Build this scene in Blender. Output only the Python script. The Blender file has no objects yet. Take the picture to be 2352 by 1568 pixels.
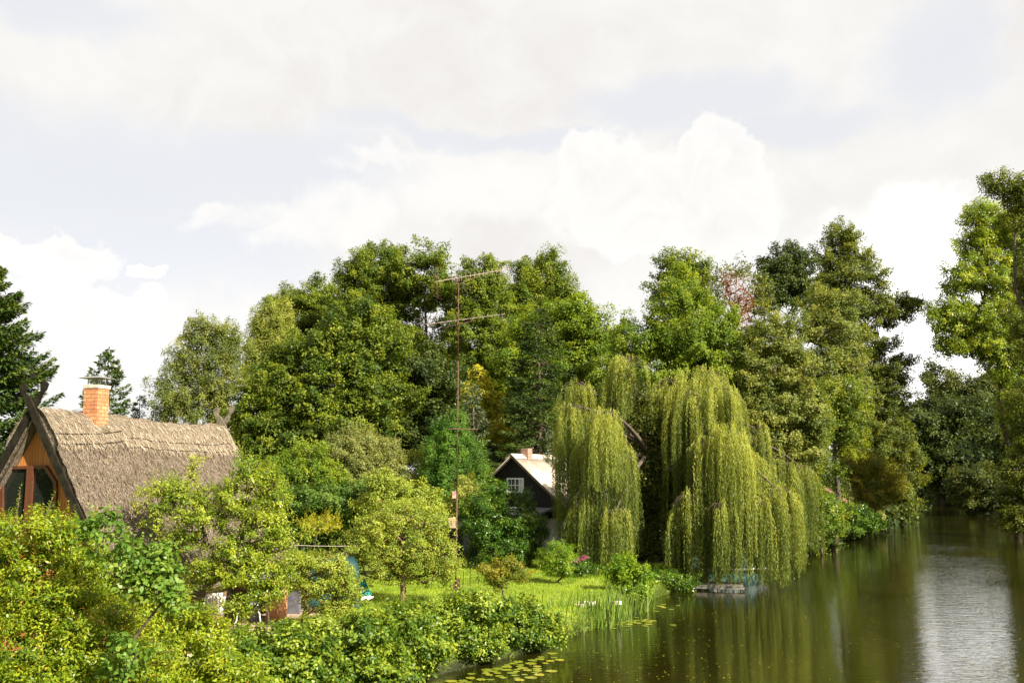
import bpy, math, random
import numpy as np
from mathutils import Vector, noise as mnoise

sc = bpy.context.scene
C = sc.collection
R = math.radians
F = 2287.0            # focal length in pixels of a 2352 px wide picture (35 mm lens)
PITCH = math.atan(301.0 / F)
CAM = np.array([0.0, 0.0, 5.0])

# ------------------------------------------------------------------ camera
cd = bpy.data.cameras.new("camera")
cam = bpy.data.objects.new("camera", cd)
C.objects.link(cam)
cam.location = (0, 0, 5)
cam.rotation_euler = (R(90) + PITCH, 0, 0)
cd.lens = 35
cd.sensor_width = 36
cd.clip_end = 6000
sc.camera = cam
sc.view_settings.view_transform = 'Standard'
sc.view_settings.look = 'None'
sc.view_settings.exposure = 1.7
sc.view_settings.gamma = 1
sc.cycles.max_bounces = 6
sc.cycles.diffuse_bounces = 3
sc.cycles.transmission_bounces = 4
sc.cycles.use_denoising = True

SUN_EL = 35.0
SUN_DIR = np.array([0.74, -0.67, 0.0]); SUN_DIR = SUN_DIR / np.linalg.norm(SUN_DIR)
sl = bpy.data.lights.new("sun", 'SUN')
sl.energy = 5.0
sl.angle = R(0.5)
sl.color = (1.0, 0.92, 0.77)
so = bpy.data.objects.new("sun", sl)
C.objects.link(so)
sv = Vector((SUN_DIR[0] * math.cos(R(SUN_EL)), SUN_DIR[1] * math.cos(R(SUN_EL)), math.sin(R(SUN_EL))))
so.rotation_euler = sv.to_track_quat('Z', 'Y').to_euler()


def at(px, py, Y):
    """a point of the place at forward distance Y, read off the photograph at (px, py)"""
    u = (px - 1176) / F
    v = (784 - py) / F
    yw = math.cos(PITCH) - math.sin(PITCH) * v
    zw = math.sin(PITCH) + math.cos(PITCH) * v
    k = Y / yw
    return np.array([u * k, Y, 5 + zw * k])


def at_z(px, py, z):
    u = (px - 1176) / F
    v = (784 - py) / F
    yw = math.cos(PITCH) - math.sin(PITCH) * v
    zw = math.sin(PITCH) + math.cos(PITCH) * v
    k = (z - 5) / zw
    return np.array([u * k, yw * k, z])


# ------------------------------------------------------------------ world: Nishita sky with procedural clouds
w = bpy.data.worlds.new("World")
sc.world = w
w.use_nodes = True
nt = w.node_tree
nt.nodes.clear()


class NB:
    def __init__(self, nt): self.nt = nt
    def n(self, t, **kw):
        x = self.nt.nodes.new(t)
        for k, v in kw.items(): setattr(x, k, v)
        return x
    def link(self, a, b): self.nt.links.new(a, b)
    def inp(self, sock, v):
        if hasattr(v, 'is_output') or isinstance(v, bpy.types.NodeSocket): self.link(v, sock)
        else: sock.default_value = v
    def m(self, op, a, b=0.0, c=None, clamp=False):
        x = self.n('ShaderNodeMath', operation=op)
        x.use_clamp = clamp
        self.inp(x.inputs[0], a); self.inp(x.inputs[1], b)
        if c is not None: self.inp(x.inputs[2], c)
        return x.outputs[0]
    def mix(self, f, a, b):
        x = self.n('ShaderNodeMix', data_type='RGBA')
        self.inp(x.inputs[0], f)
        for s, v in ((x.inputs[6], a), (x.inputs[7], b)):
            if isinstance(v, tuple) and len(v) == 3: v = (*v, 1)
            self.inp(s, v)
        return x.outputs[2]
    def smooth(self, v, lo, hi):
        x = self.n('ShaderNodeMapRange', interpolation_type='SMOOTHSTEP')
        self.inp(x.inputs[0], v)
        x.inputs[1].default_value = lo; x.inputs[2].default_value = hi
        x.inputs[3].default_value = 0; x.inputs[4].default_value = 1
        return x.outputs[0]
    def noise(self, vec, scale, detail=4, rough=.5, dist=0.0, out=0):
        x = self.n('ShaderNodeTexNoise')
        if vec is not None: self.link(vec, x.inputs['Vector'])
        x.inputs['Scale'].default_value = scale
        x.inputs['Detail'].default_value = detail
        x.inputs['Roughness'].default_value = rough
        x.inputs['Distortion'].default_value = dist
        return x.outputs[out]


b = NB(nt)
tc = b.n('ShaderNodeTexCoord')
sep = b.n('ShaderNodeSeparateXYZ'); b.link(tc.outputs['Generated'], sep.inputs[0])
dx, dy, dz = sep.outputs
az0 = b.m('ARCTAN2', dx, dy)
el0 = b.m('ARCSINE', dz)
# warp
wn = b.n('ShaderNodeTexNoise'); b.link(tc.outputs['Generated'], wn.inputs['Vector'])
wn.inputs['Scale'].default_value = 7; wn.inputs['Detail'].default_value = 7; wn.inputs['Roughness'].default_value = .55
ws = b.n('ShaderNodeSeparateXYZ'); b.link(wn.outputs['Color'], ws.inputs[0])
wf = b.n('ShaderNodeTexNoise'); b.link(tc.outputs['Generated'], wf.inputs['Vector'])
wf.inputs['Scale'].default_value = 19; wf.inputs['Detail'].default_value = 8; wf.inputs['Roughness'].default_value = .58
wfs = b.n('ShaderNodeSeparateXYZ'); b.link(wf.outputs['Color'], wfs.inputs[0])
az = b.m('ADD', az0, b.m('MULTIPLY', b.m('SUBTRACT', ws.outputs[0], .5), .22))
el = b.m('ADD', el0, b.m('MULTIPLY', b.m('SUBTRACT', ws.outputs[1], .5), .13))
azc = b.m('ADD', az0, b.m('ADD', b.m('MULTIPLY', b.m('SUBTRACT', wfs.outputs[0], .5), .100), b.m('MULTIPLY', b.m('SUBTRACT', ws.outputs[0], .5), .06)))
elc = b.m('ADD', el0, b.m('ADD', b.m('MULTIPLY', b.m('SUBTRACT', wfs.outputs[1], .5), .085), b.m('MULTIPLY', b.m('SUBTRACT', ws.outputs[1], .5), .04)))


def azel(px, py):
    p = at(px, py, 1.0) - CAM
    p = p / np.linalg.norm(p)
    return math.atan2(p[0], p[1]), math.asin(p[2])


def blob(px, py, rx, ry, A=az, E=el):
    """1 at the centre of an ellipse on the sky falling to 0 at its rim"""
    a0, e0 = azel(px, py)
    a = b.m('DIVIDE', b.m('SUBTRACT', A, a0), rx / F)
    e = b.m('DIVIDE', b.m('SUBTRACT', E, e0), ry / F)
    d2 = b.m('ADD', b.m('MULTIPLY', a, a), b.m('MULTIPLY', e, e))
    return b.m('SUBTRACT', 1.0, d2)


def union(lst):
    o = lst[0]
    for x in lst[1:]: o = b.m('MAXIMUM', o, x)
    return o


blue = union([blob(150, 400, 620, 150), blob(620, 400, 330, 110), blob(1560, 240, 300, 70), blob(1080, 320, 420, 36), blob(2120, 150, 160, 150),
              blob(70, 5, 250, 60), blob(1800, 290, 220, 60), blob(350, 560, 420, 110)])
blue_m = b.smooth(blue, -0.55, 1.0)
grey = union([blob(1000, 150, 560, 160), blob(2330, 60, 170, 130), blob(110, 640, 200, 45), blob(600, 250, 300, 80), blob(1250, 560, 250, 130)])
grey_m = b.smooth(grey, -0.4, 0.8)
cumB = union([blob(620, 520, 110, 50, azc, elc), blob(500, 500, 90, 30, azc, elc), blob(1130, 440, 280, 90, azc, elc), blob(800, 500, 130, 70, azc, elc), blob(900, 380, 150, 30, azc, elc)])
cum = union([blob(100, 590, 150, 60, azc, elc), blob(170, 720, 170, 75, azc, elc), blob(240, 780, 130, 90, azc, elc), blob(1370, 400, 130, 120, azc, elc),
             blob(1640, 380, 115, 95, azc, elc), blob(1500, 470, 290, 140, azc, elc), blob(1650, 520, 120, 110, azc, elc), blob(320, 632, 32, 22, azc, elc)])
fine = b.noise(tc.outputs['Generated'], 15, 7, .6, .6)
cum_m = b.m('MAXIMUM', b.m('MULTIPLY', b.smooth(cum, -0.05, 0.30), .85), b.m('MULTIPLY', b.m('MULTIPLY', b.smooth(cumB, -0.5, 0.9), b.smooth(fine, .3, .55)), .8))
inner = b.smooth(cum, 0.25, 1.2)
sky = b.n('ShaderNodeTexSky', sky_type='NISHITA')
sky.sun_disc = False
sky.sun_elevation = R(SUN_EL)
sky.sun_rotation = math.atan2(SUN_DIR[0], SUN_DIR[1])
sky.dust_density = 2.0
skyc = b.n('ShaderNodeVectorMath', operation='SCALE'); b.link(sky.outputs[0], skyc.inputs[0]); skyc.inputs['Scale'].default_value = 0.07
S = 0.308      # display-linear to radiance at exposure 1
def K(r, g, bb): return (r * S, g * S, bb * S)
bluecol = b.mix(0.93, skyc.outputs[0], K(.855, .86, .895))
white = b.mix(b.smooth(fine, .35, .7), K(.965, .948, .922), K(.92, .90, .875))
white = b.mix(b.m('MULTIPLY', grey_m, b.smooth(fine, .2, .75)), white, K(.88, .85, .83))
col = b.mix(b.m('MULTIPLY', blue_m, .92), white, bluecol)
cumc = b.mix(b.m('MULTIPLY', inner, b.smooth(fine, .38, .62)), K(1.03, 1.01, .98), K(.94, .92, .895))
col = b.mix(cum_m, col, cumc)
glow = b.n('ShaderNodeVectorMath', operation='SCALE'); b.link(col, glow.inputs[0]); b.link(b.m('ADD', 1.0, b.m('ADD', b.m('MULTIPLY', b.smooth(el0, .26, .10), .10), b.m('MULTIPLY', b.smooth(blob(2230, 700, 300, 170), -1.2, .8), 1.0))), glow.inputs['Scale'])  # added boost to low sky and a right-hand patch, for the river's reflection
col = glow.outputs[0]
low = b.smooth(el0, .02, -.02)
col = b.mix(low, col, K(.5, .5, .45))
bg = b.n('ShaderNodeBackground'); b.link(col, bg.inputs[0]); bg.inputs[1].default_value = 1.0
wo = b.n('ShaderNodeOutputWorld'); b.link(bg.outputs[0], wo.inputs[0])

# ------------------------------------------------------------------ helpers
def tag(o, label=None, cat=None, group=None, kind=None):
    if label: o['label'] = label
    if cat: o['category'] = cat
    if group: o['group'] = group
    if kind: o['kind'] = kind
    return o


def empty(name, loc, rz=0.0):
    o = bpy.data.objects.new(name, None)
    C.objects.link(o)
    o.location = [float(v) for v in loc]
    o.rotation_euler = (0, 0, rz)
    o.empty_display_size = .3
    return o


def link(name, me, mat, parent=None, loc=None):
    o = bpy.data.objects.new(name, me)
    C.objects.link(o)
    if mat is not None: me.materials.append(mat)
    if parent is not None: o.parent = parent
    if loc is not None: o.location = [float(v) for v in loc]
    return o


def fast_mesh(name, verts, k, tint=None, smooth=False, faces=None):
    """numpy mesh whose faces are runs of k vertices (or given as an (n,k) array)"""
    me = bpy.data.meshes.new(name)
    verts = np.ascontiguousarray(verts, dtype=np.float32)
    nv = len(verts)
    if faces is None: faces = np.arange(nv, dtype=np.int32).reshape(-1, k)
    nf = len(faces)
    me.vertices.add(nv); me.vertices.foreach_set('co', verts.ravel())
    me.loops.add(nf * k); me.loops.foreach_set('vertex_index', faces.astype(np.int32).ravel())
    me.polygons.add(nf)
    me.polygons.foreach_set('loop_start', np.arange(nf, dtype=np.int32) * k)
    me.polygons.foreach_set('loop_total', np.full(nf, k, dtype=np.int32))
    if tint is not None:
        a = me.attributes.new('tint', 'FLOAT', 'FACE')
        a.data.foreach_set('value', np.ascontiguousarray(tint, dtype=np.float32))
    me.update(calc_edges=True)
    if smooth:
        me.polygons.foreach_set('use_smooth', np.ones(nf, dtype=bool))
    return me


def nrm(v): return v / np.maximum(np.linalg.norm(v, axis=-1, keepdims=True), 1e-9)


def leaf_verts(rng, P, N, L, W, D=None, k=4):
    n = len(P)
    if D is None: D = rng.normal(size=(n, 3))
    A = nrm(D - N * np.sum(D * N, axis=1, keepdims=True))
    B = np.cross(N, A)
    L = np.broadcast_to(np.asarray(L, dtype=float), (n,))[:, None] * rng.uniform(.7, 1.25, (n, 1))
    W = np.broadcast_to(np.asarray(W, dtype=float), (n,))[:, None] * rng.uniform(.75, 1.2, (n, 1))
    f = rng.uniform(-.12, .25, (n, 1)) * W
    if k == 4:
        V = np.stack([P, P + A * L * .45 + B * W * .5 + N * f, P + A * L, P + A * L * .45 - B * W * .5 + N * f], axis=1)
    else:
        V = np.stack([P, P + A * L * .28 + B * W * .45 + N * f, P + A * L * .68 + B * W * .36 + N * f * .8,
                      P + A * L - N * f, P + A * L * .68 - B * W * .36 + N * f * .8, P + A * L * .28 - B * W * .45 + N * f], axis=1)
    return V.reshape(-1, 3)


class MB:
    def __init__(self): self.v = []; self.f = []
    def add(self, vs, fs):
        o = len(self.v)
        self.v += [tuple(float(c) for c in v) for v in vs]
        self.f += [[i + o for i in f] for f in fs]
        return self
    def box(self, c, s, rz=0.0, rx=0.0, ry=0.0):
        from mathutils import Euler
        M = Euler((rx, ry, rz)).to_matrix()
        vs = []
        for x in (-.5, .5):
            for y in (-.5, .5):
                for z in (-.5, .5):
                    vs.append(Vector(c) + M @ Vector((x * s[0], y * s[1], z * s[2])))
        return self.add(vs, [[0, 1, 3, 2], [4, 6, 7, 5], [0, 4, 5, 1], [2, 3, 7, 6], [0, 2, 6, 4], [1, 5, 7, 3]])
    def tube(self, pts, radii, n=6, cap=True):
        pts = [np.array(p, dtype=float) for p in pts]
        if not hasattr(radii, '__len__'): radii = [radii] * len(pts)
        vs = []; fs = []
        for i, p in enumerate(pts):
            t = pts[min(i + 1, len(pts) - 1)] - pts[max(i - 1, 0)]
            t = t / max(np.linalg.norm(t), 1e-9)
            u = np.cross(t, [0.13, 0.99, 0.05]) if abs(t[1]) < .9 else np.cross(t, [1, 0, 0])
            u = u / np.linalg.norm(u); q = np.cross(t, u)
            for k in range(n):
                a = 2 * math.pi * k / n
                vs.append(p + (u * math.cos(a) + q * math.sin(a)) * radii[i])
        for i in range(len(pts) - 1):
            for k in range(n):
                fs.append([i * n + k, i * n + (k + 1) % n, (i + 1) * n + (k + 1) % n, (i + 1) * n + k])
        if cap:
            fs.append(list(range(n))[::-1]); fs.append([(len(pts) - 1) * n + k for k in range(n)])
        return self.add(vs, fs)
    def prism(self, poly, axis_fn, t0, t1):
        """poly: 2D points; axis_fn(a, b, t) -> 3D"""
        n = len(poly)
        vs = [axis_fn(a, c, t0) for a, c in poly] + [axis_fn(a, c, t1) for a, c in poly]
        fs = [list(range(n))[::-1], list(range(n, 2 * n))] + [[i, (i + 1) % n, n + (i + 1) % n, n + i] for i in range(n)]
        return self.add(vs, fs)
    def build(self, name, mat, parent=None, smooth=False, bevel=0.0, loc=None):
        me = bpy.data.meshes.new(name)
        me.from_pydata(self.v, [], self.f)
        import bmesh
        bm = bmesh.new(); bm.from_mesh(me)
        bmesh.ops.recalc_face_normals(bm, faces=bm.faces)
        if bevel > 0:
            bmesh.ops.bevel(bm, geom=bm.edges[:], offset=bevel, segments=1, affect='EDGES')
        bm.to_mesh(me); bm.free()
        if smooth: me.polygons.foreach_set('use_smooth', np.ones(len(me.polygons), dtype=bool))
        return link(name, me, mat, parent, loc)


def new_mat(name):
    m = bpy.data.materials.new(name)
    m.use_nodes = True
    m.node_tree.nodes.clear()
    q = NB(m.node_tree)
    return m, q


def finish(q, shader):
    o = q.n('ShaderNodeOutputMaterial'); q.link(shader, o.inputs[0])


def pbsdf(q, col, rough=.6, spec=.5, metal=0.0, normal=None):
    p = q.n('ShaderNodeBsdfPrincipled')
    if isinstance(col, tuple): p.inputs['Base Color'].default_value = (*col, 1)
    else: q.link(col, p.inputs['Base Color'])
    q.inp(p.inputs['Roughness'], rough)
    p.inputs['Specular IOR Level'].default_value = spec
    p.inputs['Metallic'].default_value = metal
    if normal is not None: q.link(normal, p.inputs['Normal'])
    return p


def bump(q, h, strength=.5, dist=.02):
    x = q.n('ShaderNodeBump'); q.link(h, x.inputs['Height'])
    x.inputs['Strength'].default_value = strength; x.inputs['Distance'].default_value = dist
    return x.outputs[0]


def leaf_mat(name, c0, c1, c2, trans=.38, rough=.5, spec=.22, c3=None):
    lift = lambda c: (min(.8, c[0] * (1.26 if name not in YEL else 1.12)), min(.8, c[1] * 1.24), c[2] * .72) if name not in ('straw', 'pink_petal', 'cream_petal', 'red_ivy_leaf') else c
    c0, c1, c2 = lift(c0), lift(c1), lift(c2)
    m, q = new_mat(name)
    a = q.n('ShaderNodeAttribute'); a.attribute_name = 'tint'
    r = q.n('ShaderNodeValToRGB'); q.link(a.outputs['Fac'], r.inputs[0])
    r.color_ramp.elements[0].position = 0.1; r.color_ramp.elements[0].color = (*c0, 1)
    r.color_ramp.elements[1].position = 0.85; r.color_ramp.elements[1].color = (*c2, 1)
    e = r.color_ramp.elements.new(.5); e.color = (*c1, 1)
    if c3:
        e = r.color_ramp.elements.new(.985); e.color = (*c2, 1)
        e = r.color_ramp.elements.new(.99); e.color = (*c3, 1)
    p = pbsdf(q, r.outputs[0], rough, spec)
    t = q.n('ShaderNodeBsdfTranslucent')
    tcol = q.n('ShaderNodeMix', data_type='RGBA', blend_type='MULTIPLY'); tcol.inputs[0].default_value = 1
    q.link(r.outputs[0], tcol.inputs[6]); tcol.inputs[7].default_value = (2.3, 2.0, .9, 1)
    q.link(tcol.outputs[2], t.inputs[0])
    mx = q.n('ShaderNodeMixShader'); mx.inputs[0].default_value = trans
    q.link(p.outputs[0], mx.inputs[1]); q.link(t.outputs[0], mx.inputs[2])
    finish(q, mx.outputs[0])
    return m


def G(r, g, bb, k=1.0): return (r * k, g * k, bb * k)


LM = {}
YEL = ('willow_leaf', 'apple_leaf', 'shrub_leaf', 'gold_leaf', 'hedge_leaf', 'light_vine_leaf', 'grass_blade')
LM['alder'] = leaf_mat('alder_leaf', (.034, .062, .010), (.078, .115, .016), (.165, .190, .026))
LM['maple'] = leaf_mat('maple_leaf', (.028, .054, .009), (.064, .098, .013), (.165, .190, .024))
LM['bright'] = leaf_mat('bright_leaf', (.050, .090, .012), (.092, .145, .018), (.170, .205, .028), trans=.42)
LM['birch'] = leaf_mat('birch_leaf', (.052, .078, .024), (.098, .124, .038), (.175, .185, .060), trans=.36)
LM['birch_pale'] = leaf_mat('pale_birch_leaf', (.090, .118, .036), (.150, .178, .050), (.220, .235, .085), trans=.38)
LM['sallow'] = leaf_mat('grey_leaf', (.068, .086, .035), (.118, .136, .056), (.180, .190, .085), trans=.30)
LM['willow'] = leaf_mat('willow_leaf', (.062, .078, .024), (.125, .140, .040), (.250, .248, .080), trans=.38, rough=.5)
LM['spruce'] = leaf_mat('spruce_needle', (.016, .034, .008), (.032, .060, .012), (.075, .098, .022), trans=.14, rough=.6)
LM['blue_spruce'] = leaf_mat('blue_spruce_needle', (.035, .055, .040), (.075, .100, .075), (.130, .150, .110), trans=.12, rough=.6)
LM['thuja'] = leaf_mat('thuja_leaf', (.022, .060, .008), (.045, .105, .014), (.085, .150, .022), trans=.22, rough=.6)
LM['laurel'] = leaf_mat('laurel_leaf', (.018, .048, .008), (.038, .085, .013), (.110, .155, .025), trans=.28, rough=.32)
LM['apple'] = leaf_mat('apple_leaf', (.095, .125, .025), (.165, .190, .035), (.270, .265, .065), trans=.34, c3=(.30, .10, .05))
LM['fore'] = leaf_mat('shrub_leaf', (.050, .085, .010), (.115, .152, .014), (.240, .250, .028), trans=.42, rough=.36, c3=(.45, .26, .02))
LM['fore_green'] = leaf_mat('garden_leaf', (.050, .105, .012), (.090, .160, .018), (.170, .225, .030), trans=.38, rough=.33)
LM['pear'] = leaf_mat('pear_leaf', (.070, .115, .016), (.135, .190, .026), (.260, .285, .050), trans=.42, rough=.38, spec=.3)
LM['hedge'] = leaf_mat('hedge_leaf', (.034, .068, .010), (.082, .122, .016), (.215, .235, .038), trans=.36, rough=.42, spec=.25)
LM['bindweed'] = leaf_mat('bindweed_leaf', (.048, .100, .022), (.085, .150, .032), (.150, .205, .055), trans=.38, rough=.40)
LM['vine'] = leaf_mat('vine_leaf', (.030, .066, .014), (.056, .100, .022), (.100, .145, .035), trans=.30)
LM['vine_light'] = leaf_mat('light_vine_leaf', (.120, .145, .030), (.190, .210, .045), (.270, .275, .080), trans=.34)
LM['azalea'] = leaf_mat('azalea_leaf', (.045, .070, .012), (.110, .125, .020), (.230, .185, .030), trans=.35)
LM['redleaf'] = leaf_mat('red_leaf', (.070, .085, .018), (.120, .125, .025), (.230, .150, .045), trans=.32)
LM['red_ivy'] = leaf_mat('red_ivy_leaf', (.110, .035, .010), (.190, .060, .016), (.24, .110, .035), trans=.3)
LM['oldwood'] = leaf_mat('olive_leaf', (.034, .052, .010), (.072, .094, .015), (.140, .155, .025), trans=.32)
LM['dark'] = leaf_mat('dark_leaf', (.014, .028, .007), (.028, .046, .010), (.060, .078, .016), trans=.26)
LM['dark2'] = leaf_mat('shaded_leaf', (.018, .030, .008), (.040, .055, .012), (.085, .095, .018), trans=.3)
LM['gold'] = leaf_mat('gold_leaf', (.130, .140, .015), (.220, .200, .020), (.330, .270, .035), trans=.36)
LM['reed'] = leaf_mat('reed_blade', (.035, .070, .014), (.070, .120, .022), (.130, .170, .040), trans=.25)
LM['grass'] = leaf_mat('grass_blade', (.095, .140, .014), (.150, .205, .018), (.230, .260, .030), trans=.32)
LM['pink'] = leaf_mat('pink_petal', (.30, .06, .17), (.42, .10, .26), (.52, .20, .36), trans=.3)
LM['cream'] = leaf_mat('cream_petal', (.20, .22, .05), (.32, .32, .09), (.45, .42, .18), trans=.3)
LM['straw'] = leaf_mat('straw', (.070, .052, .036), (.190, .148, .105), (.40, .33, .24), trans=.05, rough=.8, spec=.2)


def bark_mat(name, c0, c1):
    m, q = new_mat(name)
    tcn = q.n('ShaderNodeTexCoord')
    mp = q.n('ShaderNodeMapping'); q.link(tcn.outputs['Object'], mp.inputs[0]); mp.inputs['Scale'].default_value = (6, 6, 1.3)
    n = q.noise(mp.outputs[0], 3, 6, .65, .4)
    c = q.mix(q.smooth(n, .35, .65), c0, c1)
    p = pbsdf(q, c, .85, .2, normal=bump(q, n, .8, .04))
    finish(q, p.outputs[0])
    return m


BARK = bark_mat('bark', (.035, .025, .018), (.110, .085, .060))
BARK_PALE = bark_mat('pale_bark', (.14, .13, .11), (.38, .36, .32))
BARK_RED = bark_mat('warm_bark', (.050, .030, .018), (.20, .13, .080))

BARK_REDIVY = bark_mat('red_creeper_bark', (.06, .022, .012), (.20, .065, .028))

# ------------------------------------------------------------------ terrain
LEFT_BANK = [(-7.5, -30), (-5.6, 0), (-4.3, 14), (-2.9, 23), (0.9, 28.6), (3.0, 33.0), (4.9, 38), (7.4, 43.5), (13.0, 53.5), (19.5, 66), (27.5, 80), (34.0, 92), (47, 120), (60, 152), (90, 225), (97, 240)]
def river_width(i): return 15.5 if i < 6 else 15.5
def centre_line():
    P = np.array(LEFT_BANK, dtype=float)
    T = np.gradient(P, axis=0); T = T / np.linalg.norm(T, axis=1, keepdims=True)
    N = np.stack([T[:, 1], -T[:, 0]], axis=1)
    wd = np.interp(P[:, 1], [0, 30, 45, 90, 120, 150, 230], [15, 15, 15.5, 12.5, 10.5, 9.5, 7])
    return P + N * wd[:, None] * .5, wd * .5
CL, HW = centre_line()


def river_sd(x, y):
    """signed distance to the water's edge, negative on the water"""
    x = np.asarray(x, dtype=float); y = np.asarray(y, dtype=float)
    best = np.full(x.shape, 1e9)
    for i in range(len(CL) - 1):
        a = CL[i]; bb = CL[i + 1]; d = bb - a
        t = np.clip(((x - a[0]) * d[0] + (y - a[1]) * d[1]) / (d @ d), 0, 1)
        dist = np.hypot(x - a[0] - t * d[0], y - a[1] - t * d[1]) - (HW[i] * (1 - t) + HW[i + 1] * t)
        best = np.minimum(best, dist)
    return best


GZ = 0.6
def ground_z(x, y):
    d = river_sd(x, y)
    t = np.clip((d + .5) / 1.5, 0, 1)
    t = t * t * (3 - 2 * t)
    und = .05 * np.sin(x * .9 + .3 * y) * np.cos(y * .7)
    return -1.3 + (GZ + 1.3 + und) * t


def gz1(x, y): return float(ground_z(np.array([x]), np.array([y]))[0])


xs = np.concatenate([-np.geomspace(2500, 62, 26), np.arange(-60, 110, .8), np.geomspace(112, 2500, 26)])
ys = np.concatenate([-np.geomspace(800, 32, 12), np.arange(-30, 130, .8), np.arange(130, 260, 3), np.geomspace(262, 4000, 24)])
XX, YY = np.meshgrid(xs, ys)
ZZ = ground_z(XX, YY)
nx, ny = len(xs), len(ys)
idx = np.arange(nx * ny).reshape(ny, nx)
fc = np.stack([idx[:-1, :-1], idx[:-1, 1:], idx[1:, 1:], idx[1:, :-1]], axis=-1).reshape(-1, 4)
gm, q = new_mat('lawn_ground')
geo = q.n('ShaderNodeNewGeometry')
n1 = q.noise(geo.outputs['Position'], 2.2, 5, .6)
n2 = q.noise(geo.outputs['Position'], 14, 4, .6)
c = q.mix(q.smooth(n1, .3, .7), (.115, .160, .018), (.170, .200, .026))
c = q.mix(q.smooth(n2, .58, .75), c, (.10, .11, .025))
sepg = q.n('ShaderNodeSeparateXYZ'); q.link(geo.outputs['Position'], sepg.inputs[0])
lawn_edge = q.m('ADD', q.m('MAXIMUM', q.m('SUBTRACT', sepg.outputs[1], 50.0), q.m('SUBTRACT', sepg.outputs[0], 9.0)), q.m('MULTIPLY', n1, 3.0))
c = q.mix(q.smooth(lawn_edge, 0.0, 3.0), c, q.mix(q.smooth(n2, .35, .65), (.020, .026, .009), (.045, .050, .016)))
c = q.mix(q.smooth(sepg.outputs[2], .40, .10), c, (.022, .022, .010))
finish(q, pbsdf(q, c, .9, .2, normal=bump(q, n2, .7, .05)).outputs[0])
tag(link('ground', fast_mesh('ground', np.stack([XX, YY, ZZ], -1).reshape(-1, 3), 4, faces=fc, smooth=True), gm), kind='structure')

# water
wm, q = new_mat('river_water')
geo = q.n('ShaderNodeNewGeometry')
mp = q.n('ShaderNodeMapping'); q.link(geo.outputs['Position'], mp.inputs[0])
mp.inputs['Rotation'].default_value = (0, 0, R(20)); mp.inputs['Scale'].default_value = (0.8, 3.0, 1)
h1 = q.noise(mp.outputs[0], 1.5, 3, .5, .3)
h2 = q.noise(mp.outputs[0], 5.0, 2, .5, .2)
amp = q.smooth(q.noise(geo.outputs['Position'], .09, 2, .5), .35, .65)
hh = q.m('ADD', q.m('MULTIPLY', h1, 1.0), q.m('MULTIPLY', h2, .30))
hh = q.m('MULTIPLY', hh, q.m('ADD', .45, q.m('MULTIPLY', amp, .75)))
wb = bump(q, hh, 1.0, .011)
wc = q.mix(q.smooth(q.noise(geo.outputs['Position'], .12, 3, .5), .35, .7), (.0085, .0085, .0012), (.0165, .0145, .0022))
wp = pbsdf(q, wc, .04, .5, normal=wb)
wp.inputs['IOR'].default_value = 1.45
finish(q, wp.outputs[0])
wxs = np.concatenate([np.linspace(-60, 130, 40)]); wys = np.linspace(-60, 320, 60)
WX, WY = np.meshgrid(wxs, wys)
wi = np.arange(WX.size).reshape(WX.shape)
wf_ = np.stack([wi[:-1, :-1], wi[:-1, 1:], wi[1:, 1:], wi[1:, :-1]], axis=-1).reshape(-1, 4)
tag(link('river_water', fast_mesh('river_water', np.stack([WX, WY, WX * 0], -1).reshape(-1, 3), 4, faces=wf_), wm), kind='structure')


# ------------------------------------------------------------------ trees and shrubs
def grow(rng, spine, spine_r, clumps, up=.6, twig=.018, jit=.12, expo=2.3):
    """tubes from a spine to every clump centre; returns MB"""
    nodes = [np.array(p, dtype=float) for p in spine]
    parent = [-1] + list(range(len(spine) - 1))
    base = nodes[0]
    low = len(nodes) // 4
    order = np.argsort([np.min([np.linalg.norm(c - s) for s in nodes]) for c in clumps])
    for i in order:
        c = clumps[i]
        A = np.array(nodes)
        d = A - c
        dist = np.linalg.norm(d, axis=1)
        pen = np.maximum(0, d[:, 2]) * up * 2 - d[:, 2] * 0
        hd = np.linalg.norm(A[:, :2] - c[:2], axis=1)
        steep = np.maximum(0, hd * .35 - (c[2] - A[:, 2])) * up
        score = dist + pen + steep
        if low > 0: score[:low] += 3.0
        j = int(np.argmin(score))
        L = dist[j]
        k = max(1, int(L / .9))
        p0 = nodes[j]; pj = j
        for s in range(1, k + 1):
            t = s / k
            p = p0 + (c - p0) * t
            if s < k: p = p + rng.normal(0, jit * L * .35, 3) + np.array([0, 0, .08 * L * math.sin(math.pi * t)])
            nodes.append(p); parent.append(pj); pj = len(nodes) - 1
    n = len(nodes)
    acc = np.zeros(n)
    ch = np.zeros(n, dtype=int)
    for i in range(n):
        if parent[i] >= 0: ch[parent[i]] += 1
    acc[ch == 0] = twig ** expo
    for i in range(n - 1, -1, -1):
        if parent[i] >= 0: acc[parent[i]] += acc[i]
    # spine nodes come first and their children are later, so one reverse pass is enough
    rad = acc ** (1 / expo)
    for i in range(len(spine)): rad[i] = spine_r[i]
    m = MB()
    for i in range(len(spine)): pass
    m.tube(spine, list(spine_r), n=8)
    for i in range(len(spine), n):
        j = parent[i]
        r0 = min(rad[j], rad[i] * 1.5); r1 = rad[i]
        m.tube([nodes[j], nodes[i]], [r0, r1], n=4 if r0 < .05 else 6, cap=False)
    return m


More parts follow.
